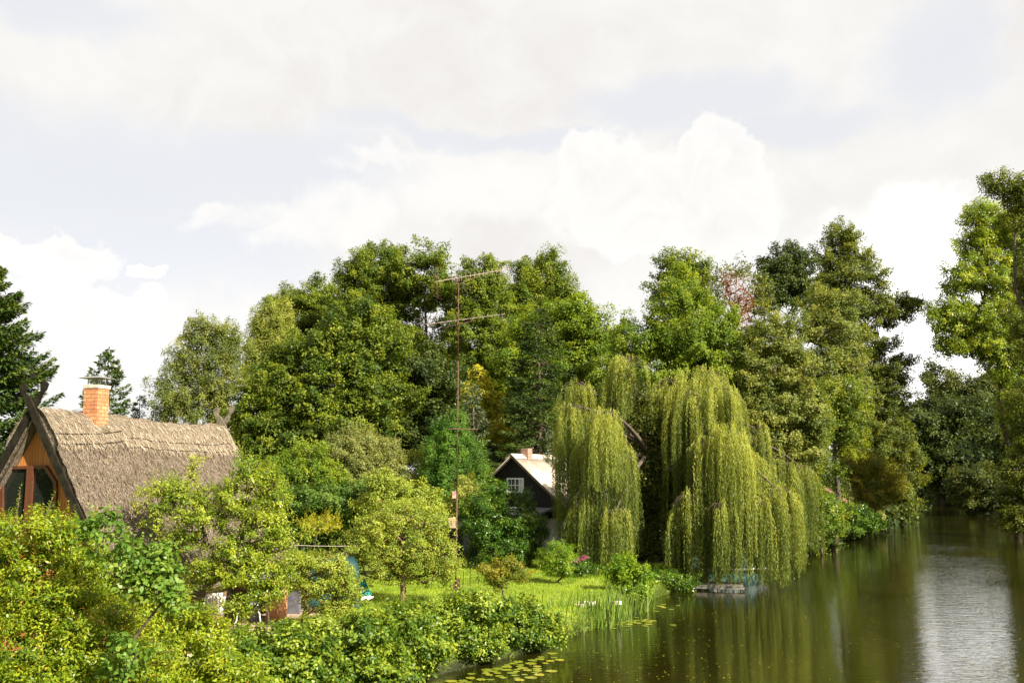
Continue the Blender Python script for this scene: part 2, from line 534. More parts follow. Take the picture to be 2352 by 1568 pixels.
def tuft_leaves(rng, centres, rc, lpc, L, W, outward=None, flat=.65, droop=0.0, k=4, tint_rng=(0.15, .75), upb=.45, spike=0.0):
    V = []; T = []
    n = len(centres)
    rcs = rc * rng.uniform(.65, 1.35, n)
    cnt = np.maximum(4, (lpc * (rcs / rc) ** 2 * rng.uniform(.8, 1.2, n)).astype(int))
    ids = np.repeat(np.arange(n), cnt)
    m = len(ids)
    # sub-tufts: leaves gather round a few twig ends in each clump
    sub = 7
    so_ = rng.normal(0, .55, (n, sub, 3)); so_[:, :, 2] *= flat
    sid = rng.integers(0, sub, m)
    off = so_[ids, sid] + rng.normal(0, .26, (m, 3)) * np.array([1, 1, flat])
    if spike > 0 and outward is not None:
        ax = nrm(outward + np.array([0, 0, .55]) + rng.normal(0, .25, (n, 3)))
        u_ = rng.uniform(-.4, 1.0, m) ** 1
        off = off * (1 - .45 * np.clip(u_, 0, 1))[:, None] + ax[ids] * (u_ * spike * 1.5)[:, None]
    P = centres[ids] + off * rcs[ids][:, None]
    if droop > 0: P[:, 2] -= droop * np.linalg.norm(off[:, :2], axis=1) ** 2 * rcs[ids]
    out = nrm(off + 1e-6)
    N = rng.normal(size=(m, 3)) * .55 + out * .45 + np.array([0, 0, upb])
    if outward is not None: N = N + outward[ids] * .45
    N = nrm(N)
    Dv = rng.normal(size=(m, 3)) + out * .8 - np.array([0, 0, .3])
    ct = rng.uniform(tint_rng[0], tint_rng[1], n)
    T = np.clip(ct[ids] + rng.normal(0, .16, m), 0, .97)
    T[rng.uniform(size=m) < .012] = 1.0
    return leaf_verts(rng, P, N, L, W, Dv, k), T


def blob_clumps(rng, blobs, rc, dens, inner=.55, gap=0.0):
    """clump centres over the shells of ellipsoids (centre, radii), dropping those deep inside a neighbour"""
    out = []; ow = []
    for (c, r) in blobs:
        c = np.array(c); r = np.array(r)
        pm = 1.6
        A = 4 * math.pi * (((r[0] * r[1]) ** pm + (r[0] * r[2]) ** pm + (r[1] * r[2]) ** pm) / 3) ** (1 / pm)
        n = max(5, int(dens * A / (math.pi * rc * rc)))
        d = nrm(rng.normal(size=(n, 3)))
        rr = rng.uniform(inner, 1.0, n) ** .7
        lump = np.array([mnoise.noise(Vector((x * 1.9 + c[0], y * 1.9 + c[1], z * 1.9 + c[2]))) for x, y, z in d])
        rr = rr * (1 + lump * .42)
        p = c + d * r * rr[:, None]
        keep = lump > -1 + gap
        for (c2, r2) in blobs:
            if c2 is c: continue
            q2 = np.linalg.norm((p - np.array(c2)) / np.array(r2), axis=1)
            if not np.allclose(c, c2): keep &= q2 > .55
        out.append(p[keep]); ow.append(d[keep])
    return np.concatenate(out), np.concatenate(ow)


def px_blobs(blobs, d):
    res = []
    for bl in blobs:
        px, py, rx, ry = bl[:4]
        off = bl[4] if len(bl) > 4 else 0.0
        p = at(px, py, d + off)
        s = (d + off) / F
        res.append((p, np.array([rx * s, rx * s * .9, ry * s])))
    return res


def tree(name, label, cat, d, bx, blobs, mat, leaf=(.22, .14), rc=.7, lpc=190, dens=1.0, tr=.22, seed=1, group=None, bark=None, top=.82,
         inner=.5, droop=0.0, k=4, shoots=0, shoot_len=.8, lean=0.0, gap=0.0, tint=(.15, .75), flat=.65, fork=True, stems=1, part='crown', base_z=None,
         extra=None, up=.6):
    rng = np.random.default_rng(seed)
    bl = px_blobs(blobs, d)
    bp = at(bx, 1085, d)
    gz = gz1(bp[0], d) if base_z is None else base_z
    gz = max(gz, -.1)
    root = empty(name, (bp[0], d, gz))
    tag(root, label, cat, group)
    o = np.array([bp[0], d, gz])
    cl, ow = blob_clumps(rng, bl, rc, dens, inner, gap)
    ok = cl[:, 2] > gz + .15
    cl, ow = cl[ok], ow[ok]
    topz = max(c[2] + r[2] for c, r in bl)
    # spine follows the blob centres upward
    srt = sorted(bl, key=lambda t: -(t[0][2] + t[1][2]))
    tp = srt[0][0]
    n = 9
    H = (topz - gz) * top
    ms = None
    allm = MB()
    sp = []
    for i in range(n):
        t = i / (n - 1)
        x = o[0] + (tp[0] - o[0]) * t ** 1.3 + rng.normal(0, .012 * H) * (i > 0)
        y = o[1] + (tp[1] - o[1]) * t + rng.normal(0, .012 * H) * (i > 0)
        sp.append(np.array([x, y, gz - .2 + (H + .2) * t]))
    sr = [tr * (1.25 if i == 0 else 1) * (1 - .85 * (i / (n - 1))) for i in range(n)]
    if stems > 1:
        # shrub: short stool with many stems
        sp = [np.array([o[0], o[1], gz - .2]), np.array([o[0], o[1], gz + .1 * H])]
        sr = [tr, tr * .7]
    g = grow(rng, [p - o for p in sp], sr, [c - o for c in cl], up=up if stems == 1 else .15, twig=.018 if stems == 1 else (.0045 if d < 33 else .010))
    g.build('trunk' if stems == 1 else 'stems', bark or BARK, root, smooth=True)
    if d > 40 and d < 120:
        leaf = (leaf[0] * .82, leaf[1] * .80); lpc = int(lpc * 1.45)
    V, T = tuft_leaves(rng, cl, rc, lpc, leaf[0], leaf[1], ow, flat, droop, k, tint, spike=.75 if droop == 0 else .3)
    if shoots:
        Vs, Ts, sm = make_shoots(rng, cl, ow, shoots, shoot_len, leaf, k, tint)
        V = np.concatenate([V, Vs]); T = np.concatenate([T, Ts])
        for q_ in sm: g_ = None
    if extra is not None:
        for (Ve, Te) in extra(rng):
            V = np.concatenate([V, Ve]); T = np.concatenate([T, Te])
    link(part, fast_mesh(part, V - o, k, T), mat, root)
    return root, cl, ow


def make_shoots(rng, cl, ow, n, ln, leaf, k, tint):
    """upright leafy sprigs standing out of the upper outside of a crown"""
    score = cl[:, 2] + rng.normal(0, .25 * (cl[:, 2].max() - cl[:, 2].min() + .01), len(cl)) + ow[:, 2] * 1.0
    ids = np.argsort(-score)[:n]
    V = []; T = []; S_ = []
    for i in ids:
        p = cl[i]
        dirv = nrm(np.array([rng.normal(0, .28), rng.normal(0, .28), 1.0]) + ow[i] * .25)
        L = ln * rng.uniform(.5, 1.3)
        m = int(max(8, L / (leaf[0] * .22)))
        t = np.linspace(0, 1, m)
        bend = rng.normal(0, .12, 3)
        P = p + dirv * (t[:, None] * L) + bend * (t[:, None] ** 2) * L
        a = t * m * 2.4 + rng.uniform(0, 6)
        side = np.stack([np.cos(a), np.sin(a), np.full(m, .35)], 1)
        N = nrm(rng.normal(0, .3, (m, 3)) + np.array([0, 0, .9]) - side * .5)
        V.append(leaf_verts(rng, P, N, leaf[0] * (1 - .5 * t), leaf[1] * (1 - .5 * t), side + rng.normal(0, .2, (m, 3)), k))
        T.append(np.clip(rng.uniform(tint[0] + .2, tint[1] + .2) + rng.normal(0, .1, m), 0, 1))
    return np.concatenate(V), np.concatenate(T), S_


def spruce(name, label, d, bx, topy, wpx, mat, seed, basepy=None, bare=0.0, droop=.35, dens=1.0, group=None, leaf=(.30, .055), cat='spruce', tip=1.0, bark=None, n_per_m=11, pw=.85):
    rng = np.random.default_rng(seed)
    tp = at(bx, topy, d)
    gz = max(gz1(tp[0], d), 0)
    root = empty(name, (tp[0], d, gz))
    tag(root, label, cat, group)
    H = tp[2] - gz
    Rm = wpx * d / F
    m = MB()
    m.tube([(0, 0, -.2), (0, 0, H * .5), (0, 0, H)], [.014 * H + .03, .008 * H + .02, .01], n=8)
    V = []; T = []
    nb = int(H * n_per_m * dens)
    for i in range(nb):
        t = bare + (1 - bare) * (i + rng.uniform()) / nb
        z = t * H
        L = Rm * (1 - t) ** pw * rng.uniform(.72, 1.18) + .18
        if t > .97: L = rng.uniform(.1, .25)
        a = rng.uniform(0, 2 * math.pi)
        ns = max(3, int(L / .35))
        out = np.array([math.cos(a), math.sin(a), 0])
        ss = np.linspace(0, 1, ns + 2)
        curve = lambda s: np.stack([out[0] * s * L, out[1] * s * L, z + L * (-droop * s + tip * .42 * s ** 2.6)], -1)
        pts = curve(ss)
        m.tube(list(pts), list(np.linspace(.012 + .006 * L, .004, len(ss))), n=3, cap=False)
        # needles: on side twigs both sides
        cnt = int(46 * L * dens) + 12
        s = rng.uniform(.12, 1.0, cnt) ** .75
        side = np.array([-out[1], out[0], 0])
        w_ = (1 - s) * .45 * L * .8 + .16
        q_ = rng.uniform(-1, 1, cnt)
        P = curve(s) + side * (q_ * w_)[:, None] + out * (np.abs(q_) * w_ * .5)[:, None]
        P[:, 2] -= np.abs(q_) * w_ * .35 + rng.uniform(0, .10, cnt)
        D = out * 1.0 + side * (q_ * 1.1)[:, None] + rng.normal(0, .22, (cnt, 3))
        D[:, 2] += -.15 + .55 * (s > .8)
        N = nrm(rng.normal(0, .55, (cnt, 3)) + np.array([0, 0, .8]))
        V.append(leaf_verts(rng, P, N, leaf[0], leaf[1], D))
        ct = rng.uniform(.1, .7)
        T.append(np.clip(ct + .25 * (s - .5) + rng.normal(0, .13, cnt), 0, 1))
    m.build('trunk', bark or BARK, root, smooth=True)
    link('foliage', fast_mesh('foliage', np.concatenate(V), 4, np.concatenate(T)), mat, root)
    return root


# ------------------------------------------------------------------ building materials
def simple(name, col, rough=.6, spec=.4, metal=0.0, var=.25, scale=8.0, bs=.0):
    m, q = new_mat(name)
    tcn = q.n('ShaderNodeTexCoord')
    n = q.noise(tcn.outputs['Object'], scale, 5, .6)
    c = q.mix(q.smooth(n, .3, .72), tuple(v * (1 - var) for v in col), tuple(min(1, v * (1 + var)) for v in col))
    finish(q, pbsdf(q, c, rough, spec, metal, normal=bump(q, n, bs, .01) if bs else None).outputs[0])
    return m


def board_mat(name, c0, c1, width, axis=0, rough=.7, grain=(30, 30, 1.5)):
    """vertical boards running along z, told apart along one object axis"""
    m, q = new_mat(name)
    tcn = q.n('ShaderNodeTexCoord')
    s = q.n('ShaderNodeSeparateXYZ'); q.link(tcn.outputs['Object'], s.inputs[0])
    u = q.m('DIVIDE', s.outputs[axis], width)
    fl = q.m('FLOOR', u)
    fr = q.m('FRACT', u)
    wn_ = q.n('ShaderNodeTexWhiteNoise', noise_dimensions='1D'); q.link(fl, wn_.inputs['W'])
    mp = q.n('ShaderNodeMapping'); q.link(tcn.outputs['Object'], mp.inputs[0]); mp.inputs['Scale'].default_value = grain
    n = q.noise(mp.outputs[0], 1.0, 6, .65)
    f = q.m('ADD', q.m('MULTIPLY', wn_.outputs[0], .45), q.m('MULTIPLY', n, .7), clamp=True)
    c = q.mix(f, c0, c1)
    gap = q.m('LESS_THAN', fr, .09)
    c = q.mix(gap, c, tuple(v * .18 for v in c0))
    hgt = q.m('SUBTRACT', n, q.m('MULTIPLY', gap, 2.0))
    finish(q, pbsdf(q, c, rough, .3, normal=bump(q, hgt, .5, .01)).outputs[0])
    return m


def brick_mat(name, bw, bh, c0, c1, mortar):
    """bricks laid on vertical faces: u follows whichever horizontal axis the face runs along"""
    m, q = new_mat(name)
    tcn = q.n('ShaderNodeTexCoord')
    s = q.n('ShaderNodeSeparateXYZ'); q.link(tcn.outputs['Object'], s.inputs[0])
    sn = q.n('ShaderNodeSeparateXYZ'); q.link(tcn.outputs['Normal'], sn.inputs[0])
    side = q.m('GREATER_THAN', q.m('ABSOLUTE', sn.outputs[0]), .5)
    u = q.m('ADD', q.m('MULTIPLY', s.outputs[0], q.m('SUBTRACT', 1.0, side)), q.m('MULTIPLY', s.outputs[1], side))
    cb = q.n('ShaderNodeCombineXYZ'); q.link(u, cb.inputs[0]); q.link(s.outputs[2], cb.inputs[1])
    br = q.n('ShaderNodeTexBrick'); q.link(cb.outputs[0], br.inputs['Vector'])
    br.inputs['Color1'].default_value = (*c0, 1); br.inputs['Color2'].default_value = (*c1, 1); br.inputs['Mortar'].default_value = (*mortar, 1)
    br.inputs['Scale'].default_value = 1.0
    br.inputs['Brick Width'].default_value = bw; br.inputs['Row Height'].default_value = bh
    br.inputs['Mortar Size'].default_value = .010; br.inputs['Bias'].default_value = 0.0
    n = q.noise(tcn.outputs['Object'], 9, 5, .6)
    soot = q.smooth(q.m('ADD', s.outputs[2], q.m('MULTIPLY', n, .25)), 1e3, 1e3 + 1)
    c = q.mix(q.smooth(n, .45, .8), br.outputs[0], tuple(v * .5 for v in c0))
    finish(q, pbsdf(q, c, .85, .2, normal=bump(q, br.outputs['Fac'], -.6, .01)).outputs[0])
    return m


CHIM = brick_mat('chimney_brick', .25, .10, (.38, .15, .065), (.54, .25, .115), (.15, .085, .055))
PILLAR = brick_mat('pillar_brick', .25, .085, (.52, .21, .085), (.62, .30, .13), (.45, .30, .18))
OLD_BRICK = brick_mat('old_brick', .24, .08, (.22, .10, .07), (.32, .16, .11), (.30, .25, .2))
CONC = simple('concrete', (.42, .37, .31), .85, .2, bs=.3)
DARKWOOD = simple('dark_bargeboard', (.013, .011, .007), .9, .1, var=.5, scale=5, bs=.4)
GREYWOOD = simple('weathered_board', (.12, .10, .075), .8, .2, var=.4, scale=9, bs=.4)
METAL = simple('chimney_metal', (.30, .28, .27), .45, .5, .6)
WHITE = simple('white_paint', (.72, .71, .68), .5, .4, var=.06)
BLACKBOARD = board_mat('black_boards', (.006, .0055, .005), (.017, .014, .012), .14, 0, .7)
ORANGEWOOD = board_mat('stained_boards', (.20, .070, .018), (.40, .155, .040), .085, 0, .55)
FRAMEWOOD = simple('window_frame_wood', (.075, .024, .010), .5, .4, var=.2)
RENDER = simple('white_render', (.72, .69, .67), .9, .2, var=.08, scale=2.5, bs=.2)
m, q = new_mat('dark_glass')
finish(q, pbsdf(q, (.010, .012, .010), .03, .8).outputs[0]); GLASS = m
m, q = new_mat('pale_glass')
finish(q, pbsdf(q, (.06, .065, .075), .05, .8).outputs[0]); GLASS2 = m


def thatch_mat():
    m, q = new_mat('thatch')
    tcn = q.n('ShaderNodeTexCoord')
    at_ = q.n('ShaderNodeAttribute'); at_.attribute_name = 'tint'
    mp = q.n('ShaderNodeMapping'); q.link(tcn.outputs['Object'], mp.inputs[0]); mp.inputs['Scale'].default_value = (14, 34, 9)
    n = q.noise(mp.outputs[0], 1.6, 6, .7, .3)
    nb_ = q.noise(tcn.outputs['Object'], 1.1, 4, .6)
    nm = q.noise(tcn.outputs['Object'], 2.4, 5, .65)
    c = q.mix(q.smooth(n, .40, .60), (.115, .090, .068), (.52, .415, .310))
    c = q.mix(q.m('MULTIPLY', q.smooth(nb_, .35, .7), .45), c, (.24, .19, .145))
    # the ridge cap is of newer, paler reed
    c = q.mix(q.m('MULTIPLY', at_.outputs['Fac'], .65), c, (.47, .385, .275))
    # moss and lichen in patches
    c = q.mix(q.m('MULTIPLY', q.smooth(nm, .54, .66), .65), c, (.125, .105, .045))
    nl = q.noise(tcn.outputs['Object'], 3.6, 4, .6)
    c = q.mix(q.m('MULTIPLY', q.smooth(nl, .62, .69), .55), c, (.34, .17, .035))
    n9 = q.noise(mp.outputs[0], 3.4, 3, .6, .2)
    c = q.mix(q.m('MULTIPLY', q.smooth(n9, .50, .38), .8), c, (.035, .027, .020))
    finish(q, pbsdf(q, c, .92, .1, normal=bump(q, q.m('ADD', n, q.m('MULTIPLY', n9, .6)), 1.0, .12)).outputs[0])
    return m
THATCH = thatch_mat()


def local_ray(px, py, O, rz, yc):
    """(x, z) where the sight line meets the plane y = yc of a building's own frame"""
    p = at(px, py, 1.0) - CAM
    c, s = math.cos(-rz), math.sin(-rz)
    o = CAM - np.array(O)
    def rot(v): return np.array([c * v[0] - s * v[1], s * v[0] + c * v[1], v[2]])
    o = rot(o); p = rot(p)
    t = (yc - o[1]) / p[1]
    q_ = o + p * t
    return q_[0], q_[2]


# ------------------------------------------------------------------ thatched house
A0 = at_z(70, 929, 6.7); B0 = at_z(498, 970, 6.7)
rd = B0 - A0
HRZ = -math.atan2(rd[0], rd[1])
HL = float(np.hypot(rd[0], rd[1]))
HO = (A0[0] + rd[0] / HL * .56, A0[1] + rd[1] / HL * .56, GZ)
HL -= .60
HR = 6.7 - GZ
house = empty('thatched_house', HO, HRZ)
tag(house, 'steep reed thatched house with orange brown wooden gable and brick chimney', 'house')
TH = R(60); ST, CT_ = math.sin(TH), math.cos(TH)
SL = 5.35
yv = np.arange(-.42, HL + .35, .07)
qv = np.concatenate([np.arange(-SL, -.3, .07), np.linspace(-.3, .3, 13), np.arange(.37, SL + .01, .07)])
YV, QV = np.meshgrid(yv, qv)
aq = np.abs(QV); sg = np.sign(QV)
bx_ = QV * CT_
bz_ = HR - .52 + .10 * np.exp(-(QV / .22) ** 2) - ST * (np.sqrt(QV ** 2 + .12 ** 2) - .12)
nxn = ST * np.tanh(QV / .22); nzn = np.sqrt(1 - nxn ** 2)
def vn(X, Y, sx, sy, seed=0.0):
    f = np.vectorize(lambda a, b_: mnoise.noise(Vector((a * sx + seed, b_ * sy + seed * 1.7, seed))))
    return f(X, Y)
cap_edge = .92 + .07 * vn(YV, YV * 0, 1.6, 1, 3.1)
cap = 1 / (1 + np.exp((aq - cap_edge) / .025))
step_y = 1.95 + .34 * aq - .02 * aq ** 2           # where the raised near part of the roof ends
near = 1 / (1 + np.exp((YV - step_y) / .03))
near = near * np.clip((aq - .05) / .5, 0, 1) * np.exp(-np.maximum(0, step_y - YV) / 1.1)
second = np.exp(-((YV - (step_y + 1.35)) / .45) ** 2) * .07 * np.clip(aq, 0, 1)
thick = .27 + .085 * cap + .42 * near * np.exp(-aq / 5.0) + second + .035 * vn(YV, QV, .9, .9, 1.0) + .030 * vn(YV, QV, 5, 3, 2.0) + .030 * vn(YV, QV, 13, 8, 5.0)
sag = -.10 * np.sin(np.pi * np.clip((YV - 3) / (HL - 3), 0, 1)) + .05 * vn(YV, YV * 0, .9, 1, 7.0) + .035 * vn(YV, YV * 0, 3.1, 1, 9.0)
TX = bx_ + nxn * thick
TZ = bz_ + nzn * thick + sag * np.exp(-aq / 1.2)
top = np.stack([TX, YV, TZ], -1); bot = np.stack([bx_, YV, bz_ - .02], -1)
r_, c_ = YV.shape
ii = np.arange(r_ * c_).reshape(r_, c_)
F1 = np.stack([ii[:-1, :-1], ii[:-1, 1:], ii[1:, 1:], ii[1:, :-1]], -1).reshape(-1, 4)
F2 = F1[:, ::-1] + r_ * c_
def rim(a): return np.stack([a[:-1], a[1:], a[1:] + r_ * c_, a[:-1] + r_ * c_], -1)
FF = np.concatenate([F1, F2, rim(ii[0]), rim(ii[-1])[:, ::-1], rim(ii[:, 0])[:, ::-1], rim(ii[:, -1])])
tf = np.concatenate([(cap[:-1, :-1]).ravel(), np.zeros(len(FF) - len(F1))])
thatch = link('thatched_roof', fast_mesh('thatched_roof', np.concatenate([top.reshape(-1, 3), bot.reshape(-1, 3)]), 4, tf, faces=FF, smooth=True), THATCH, house)
# loose reed ends lying on the surface
rng = np.random.default_rng(5)
ns = 26000
pi_ = rng.integers(2, r_ - 2, ns); pj_ = rng.integers(1, c_ - 1, ns)
P = top[pi_, pj_] + rng.normal(0, .02, (ns, 3)) + np.stack([nxn[pi_, pj_], 0 * nxn[pi_, pj_], nzn[pi_, pj_]], 1) * .012
downv = np.stack([sg[pi_, pj_] * CT_, rng.normal(0, .22, ns), np.full(ns, -ST)], 1)
capm = cap[pi_, pj_]
Nn = nrm(np.stack([nxn[pi_, pj_], 0 * capm, nzn[pi_, pj_]], 1) + rng.normal(0, .35, (ns, 3)))
Dn = downv + np.stack([nxn[pi_, pj_], 0 * capm, nzn[pi_, pj_]], 1) * (rng.uniform(-.05, .28, ns))[:, None]
tt = np.clip(.25 + .42 * capm + rng.normal(0, .2, ns), 0, 1)
link('reed_ends', fast_mesh('reed_ends', leaf_verts(rng, P, Nn, .17 + .06 * capm, .018, Dn), 4, tt), LM['straw'], thatch)
# bindings along the lower edge of the ridge cap
for sgn in (-1, 1):
    mb = MB()
    for base_q in (.55, .86):
        pts = []
        for y in np.arange(-.3, HL + .2, .18):
            jj = int(np.clip((y - yv[0]) / .07, 0, c_ - 1))
            qi = int(np.argmin(np.abs(qv - sgn * base_q)))
            pts.append(top[qi, jj] + np.array([sgn * ST, 0, CT_]) * .012)
        mb.tube(pts, .011, n=4)
    mb.build('ridge_binding', DARKWOOD, thatch)

# gable walls, side walls
def gable(yc, name, mat):
    zt = HR - .50
    hw = (zt - 1.05) / math.tan(TH)
    m_ = MB().prism([(-hw, 0), (hw, 0), (hw, 1.05), (0, zt), (-hw, 1.05)], lambda a, z, t: (a, yc + t, z), 0, .16)
    return m_.build(name, mat, house)
gable(-.16, 'gable_wall', ORANGEWOOD)
gable(HL - .35, 'gable_wall', ORANGEWOOD)
hwid = (HR - .50 - 1.05) / math.tan(TH)
for s in (-1, 1):
    MB().box((s * (hwid - .1), HL / 2 - .05, .60), (.18, HL - .75, 1.2)).build('side_wall', simple('dim_wall', (.13, .085, .05), .8, .2), house)

# window in the gable (chamfered top), px read off the photograph
wy = -.175
wpx = [(4, 1235), (4, 1108), (16, 1071), (109, 1068), (133, 1106), (133, 1235)]
W2 = [local_ray(px, py, HO, HRZ, wy) for px, py in wpx]
cxw = sum(p[0] for p in W2) / len(W2); czw = sum(p[1] for p in W2) / len(W2)
inner_ = [(cxw + (x - cxw) * .90, czw + (z - czw) * .90) for x, z in W2]
win = empty('window', (0, 0, 0)); win.parent = house
pane = MB().prism(inner_, lambda a, z, t: (a, wy + t, z), -.012, .0).build('pane', GLASS, win)
fm = MB()
for i in range(6):
    a1, a2 = W2[i], W2[(i + 1) % 6]; b1, b2 = inner_[i], inner_[(i + 1) % 6]
    fm.prism([a1, a2, b2, b1], lambda a, z, t: (a, wy + t, z), -.075, .0)
xm0, _ = local_ray(64, 1100, HO, HRZ, wy); xm1, _ = local_ray(79, 1100, HO, HRZ, wy)
zlo = min(z for _, z in inner_); zhi = max(z for _, z in inner_)
fm.box(((xm0 + xm1) / 2, wy - .045, (zlo + zhi) / 2), (xm1 - xm0, .06, zhi - zlo - .004))
fm.build('window_frame', FRAMEWOOD, win)

# crossed bargeboards with horned ends
def barge(yc, side, mat, hl=.62, flip=1):
    """a board that runs from one eave up past the apex to the other side; side = +1 descends to the right"""
    P_ = []
    ax, az_ = 0.0, HR + .02
    def pt(s_, o_): # s along the board from the apex downward, o outward from the roof
        return (side * (s_ * CT_ + o_ * ST), az_ - s_ * ST + o_ * CT_)
    wv = .14
    outer = [pt(SL + .1, .05), pt(2.5, .05), pt(0, .05), pt(-.20, .03), pt(-hl * .62, -.02), pt(-hl * .9, .10), pt(-hl * 1.12, .07), pt(-hl * 1.2, -.03)]
    innr = [pt(-hl * 1.08, -.10), pt(-hl * .82, -.13), pt(-hl * .55, -wv + .04), pt(-.15, -wv), pt(0, -wv + .01), pt(2.5, -wv), pt(SL + .1, -wv)]
    poly = outer + innr
    if side < 0: poly = poly[::-1]
    m_ = MB()
    # as a strip of quads (the outline is not convex)
    k = 7
    vs = []
    o2 = [outer[i] for i in (0, 1, 2, 3, 4, 5, 6)]; i2 = [innr[i] for i in (6, 5, 4, 3, 2, 1, 0)]
    for t in (0, .06):
        for a, bb in zip(o2, i2): vs += [(a[0], yc + t, a[1]), (bb[0], yc + t, bb[1])]
    fs = []
    h = 2 * len(o2)
    for i in range(len(o2) - 1):
        fs.append([2 * i, 2 * i + 1, 2 * i + 3, 2 * i + 2]); fs.append([h + 2 * i, h + 2 * i + 2, h + 2 * i + 3, h + 2 * i + 1])
        fs.append([2 * i, 2 * i + 2, h + 2 * i + 2, h + 2 * i]); fs.append([2 * i + 1, h + 2 * i + 1, h + 2 * i + 3, 2 * i + 3])
    fs.append([0, h, h + 1, 1]); e = 2 * (len(o2) - 1); fs.append([e, e + 1, h + e + 1, h + e])
    m_.add(vs, fs)
    return m_.build('bargeboard', mat, house)
barge(-.56, 1, DARKWOOD, .52); barge(-.49, -1, DARKWOOD, .60)
barge(HL + .40, 1, GREYWOOD, .52); barge(HL + .47, -1, GREYWOOD, .60)

# chimney
cy0 = 1.30
x0, ztop = local_ray(193.5, 888, HO, HRZ, cy0)
x1, _ = local_ray(225.5, 888, HO, HRZ, cy0)
zbase = HR - 1.9
ch = MB().box(((x0 + x1) / 2, cy0 + .25, (ztop + zbase) / 2), (x1 - x0, .5, ztop - zbase)).build('chimney', CHIM, house)
MB().box(((x0 + x1) / 2, cy0 + .25, ztop + .005), (x1 - x0 + .05, .55, .10), 0).build('chimney_crown', CONC, ch, bevel=.01)
MB().box((x1 - .11, cy0 - .012, zbase + .62), (.26, .05, .10)).build('flashing', CONC, ch)
for sx in (-.16, .02, .16):
    for sy in (-.17, .17):
        MB().tube([((x0 + x1) / 2 + sx, cy0 + .25 + sy, ztop + .04), ((x0 + x1) / 2 + sx, cy0 + .25 + sy, ztop + .245)], .014, 5).build('cowl_leg', METAL, ch)
xc, yc_ = (x0 + x1) / 2, cy0 + .25
mb = MB()
mb.add([(xc - .37, yc_ - .37, ztop + .235), (xc + .37, yc_ - .37, ztop + .235), (xc + .37, yc_ + .37, ztop + .235), (xc - .37, yc_ + .37, ztop + .235),
        (xc - .12, yc_ - .12, ztop + .30), (xc + .12, yc_ - .12, ztop + .30), (xc + .12, yc_ + .12, ztop + .30), (xc - .12, yc_ + .12, ztop + .30)],
       [[3, 2, 1, 0], [4, 5, 6, 7], [0, 1, 5, 4], [1, 2, 6, 5], [2, 3, 7, 6], [3, 0, 4, 7]])
mb.build('chimney_cowl', METAL, ch)

# ------------------------------------------------------------------ black cabin by the willow
CA = at_z(1177, 1045, 5.94)
CRZ = -R(33)
CO = (CA[0], CA[1], GZ)
CR = 5.94 - GZ
cabin = empty('black_cabin', CO, CRZ)
tag(cabin, 'small black boarded cabin with cream corrugated roof beside the weeping willow', 'cabin')
ex, ez = local_ray(1294, 1158, CO, CRZ, 0.0)
ex2, ez2 = local_ray(1128, 1105, CO, CRZ, 0.0)
_, zc = local_ray(1240, 1189, CO, CRZ, 0.0)
sl_ = (CR - ez) / ex
CL_ = 6.5
exr = ex + .55; exl = -(ex + .35)
zr = CR - exr * sl_; zl = CR + exl * sl_
wall_w = ex - .1
MB().prism([(-wall_w, zc), (wall_w, zc), (wall_w, CR - wall_w * sl_ - .1), (0, CR - .1), (-wall_w, CR - wall_w * sl_ - .1)], lambda a, z, t: (a, t, z), .15, CL_ - .2).build('boarded_gable', BLACKBOARD, cabin)
MB().box((0, CL_ / 2, zc / 2 - .1), (2 * wall_w - .08, CL_ - .5, zc + .18)).build('wall', RENDER, cabin)

m, q = new_mat('corrugated_roof')
tcn = q.n('ShaderNodeTexCoord')
n = q.noise(tcn.outputs['Object'], 1.6, 6, .65); n2 = q.noise(tcn.outputs['Object'], 9, 4, .6)
c = q.mix(q.smooth(n, .3, .7), (.42, .34, .26), (.62, .53, .43))
c = q.mix(q.m('MULTIPLY', q.smooth(n2, .60, .75), .6), c, (.25, .20, .15))
finish(q, pbsdf(q, c, .7, .3).outputs[0])
CROOF = m
for s, xe in ((1, exr), (-1, -exl)):
    mb = MB(); npts = int((CL_ + .3) / .045)
    vs = []; fs = []
    for i in range(npts + 1):
        y = -.15 + i * (CL_ + .3) / npts
        wv = .028 * math.cos(2 * math.pi * y / .19)
        for tt_ in (0.0, .035):
            for x in (0.02, xe):
                vs.append((s * x, y, CR - x * sl_ + .02 + wv - tt_))
    for i in range(npts):
        a = i * 4; e = a + 4
        fs += [[a, a + 1, e + 1, e], [a + 2, e + 2, e + 3, a + 3], [a + 1, a + 3, e + 3, e + 1], [a, e, e + 2, a + 2]]
    mb.add(vs, fs); mb.build('roof', CROOF, cabin, smooth=True)
mb = MB()
mb.prism([(-.28, CR - .28 * sl_ + .075), (0, CR + .085), (.28, CR - .28 * sl_ + .075), (.28, CR - .28 * sl_ + .055), (0, CR + .062), (-.28, CR - .28 * sl_ + .055)], lambda a, z, t: (a, t, z), -.16, CL_ + .16)
mb.build('ridge_cap', CROOF, cabin)
mb = MB()
for s, xe in ((1, exr), (-1, -exl)):
    mb.prism([(s * .0, CR + .0), (s * xe, CR - xe * sl_), (s * xe, CR - xe * sl_ - .14), (0, CR - .14)], lambda a, z, t: (a, t, z), -.13 - .005 * s, -.10)
mb.build('bargeboard', GREYWOOD, cabin)
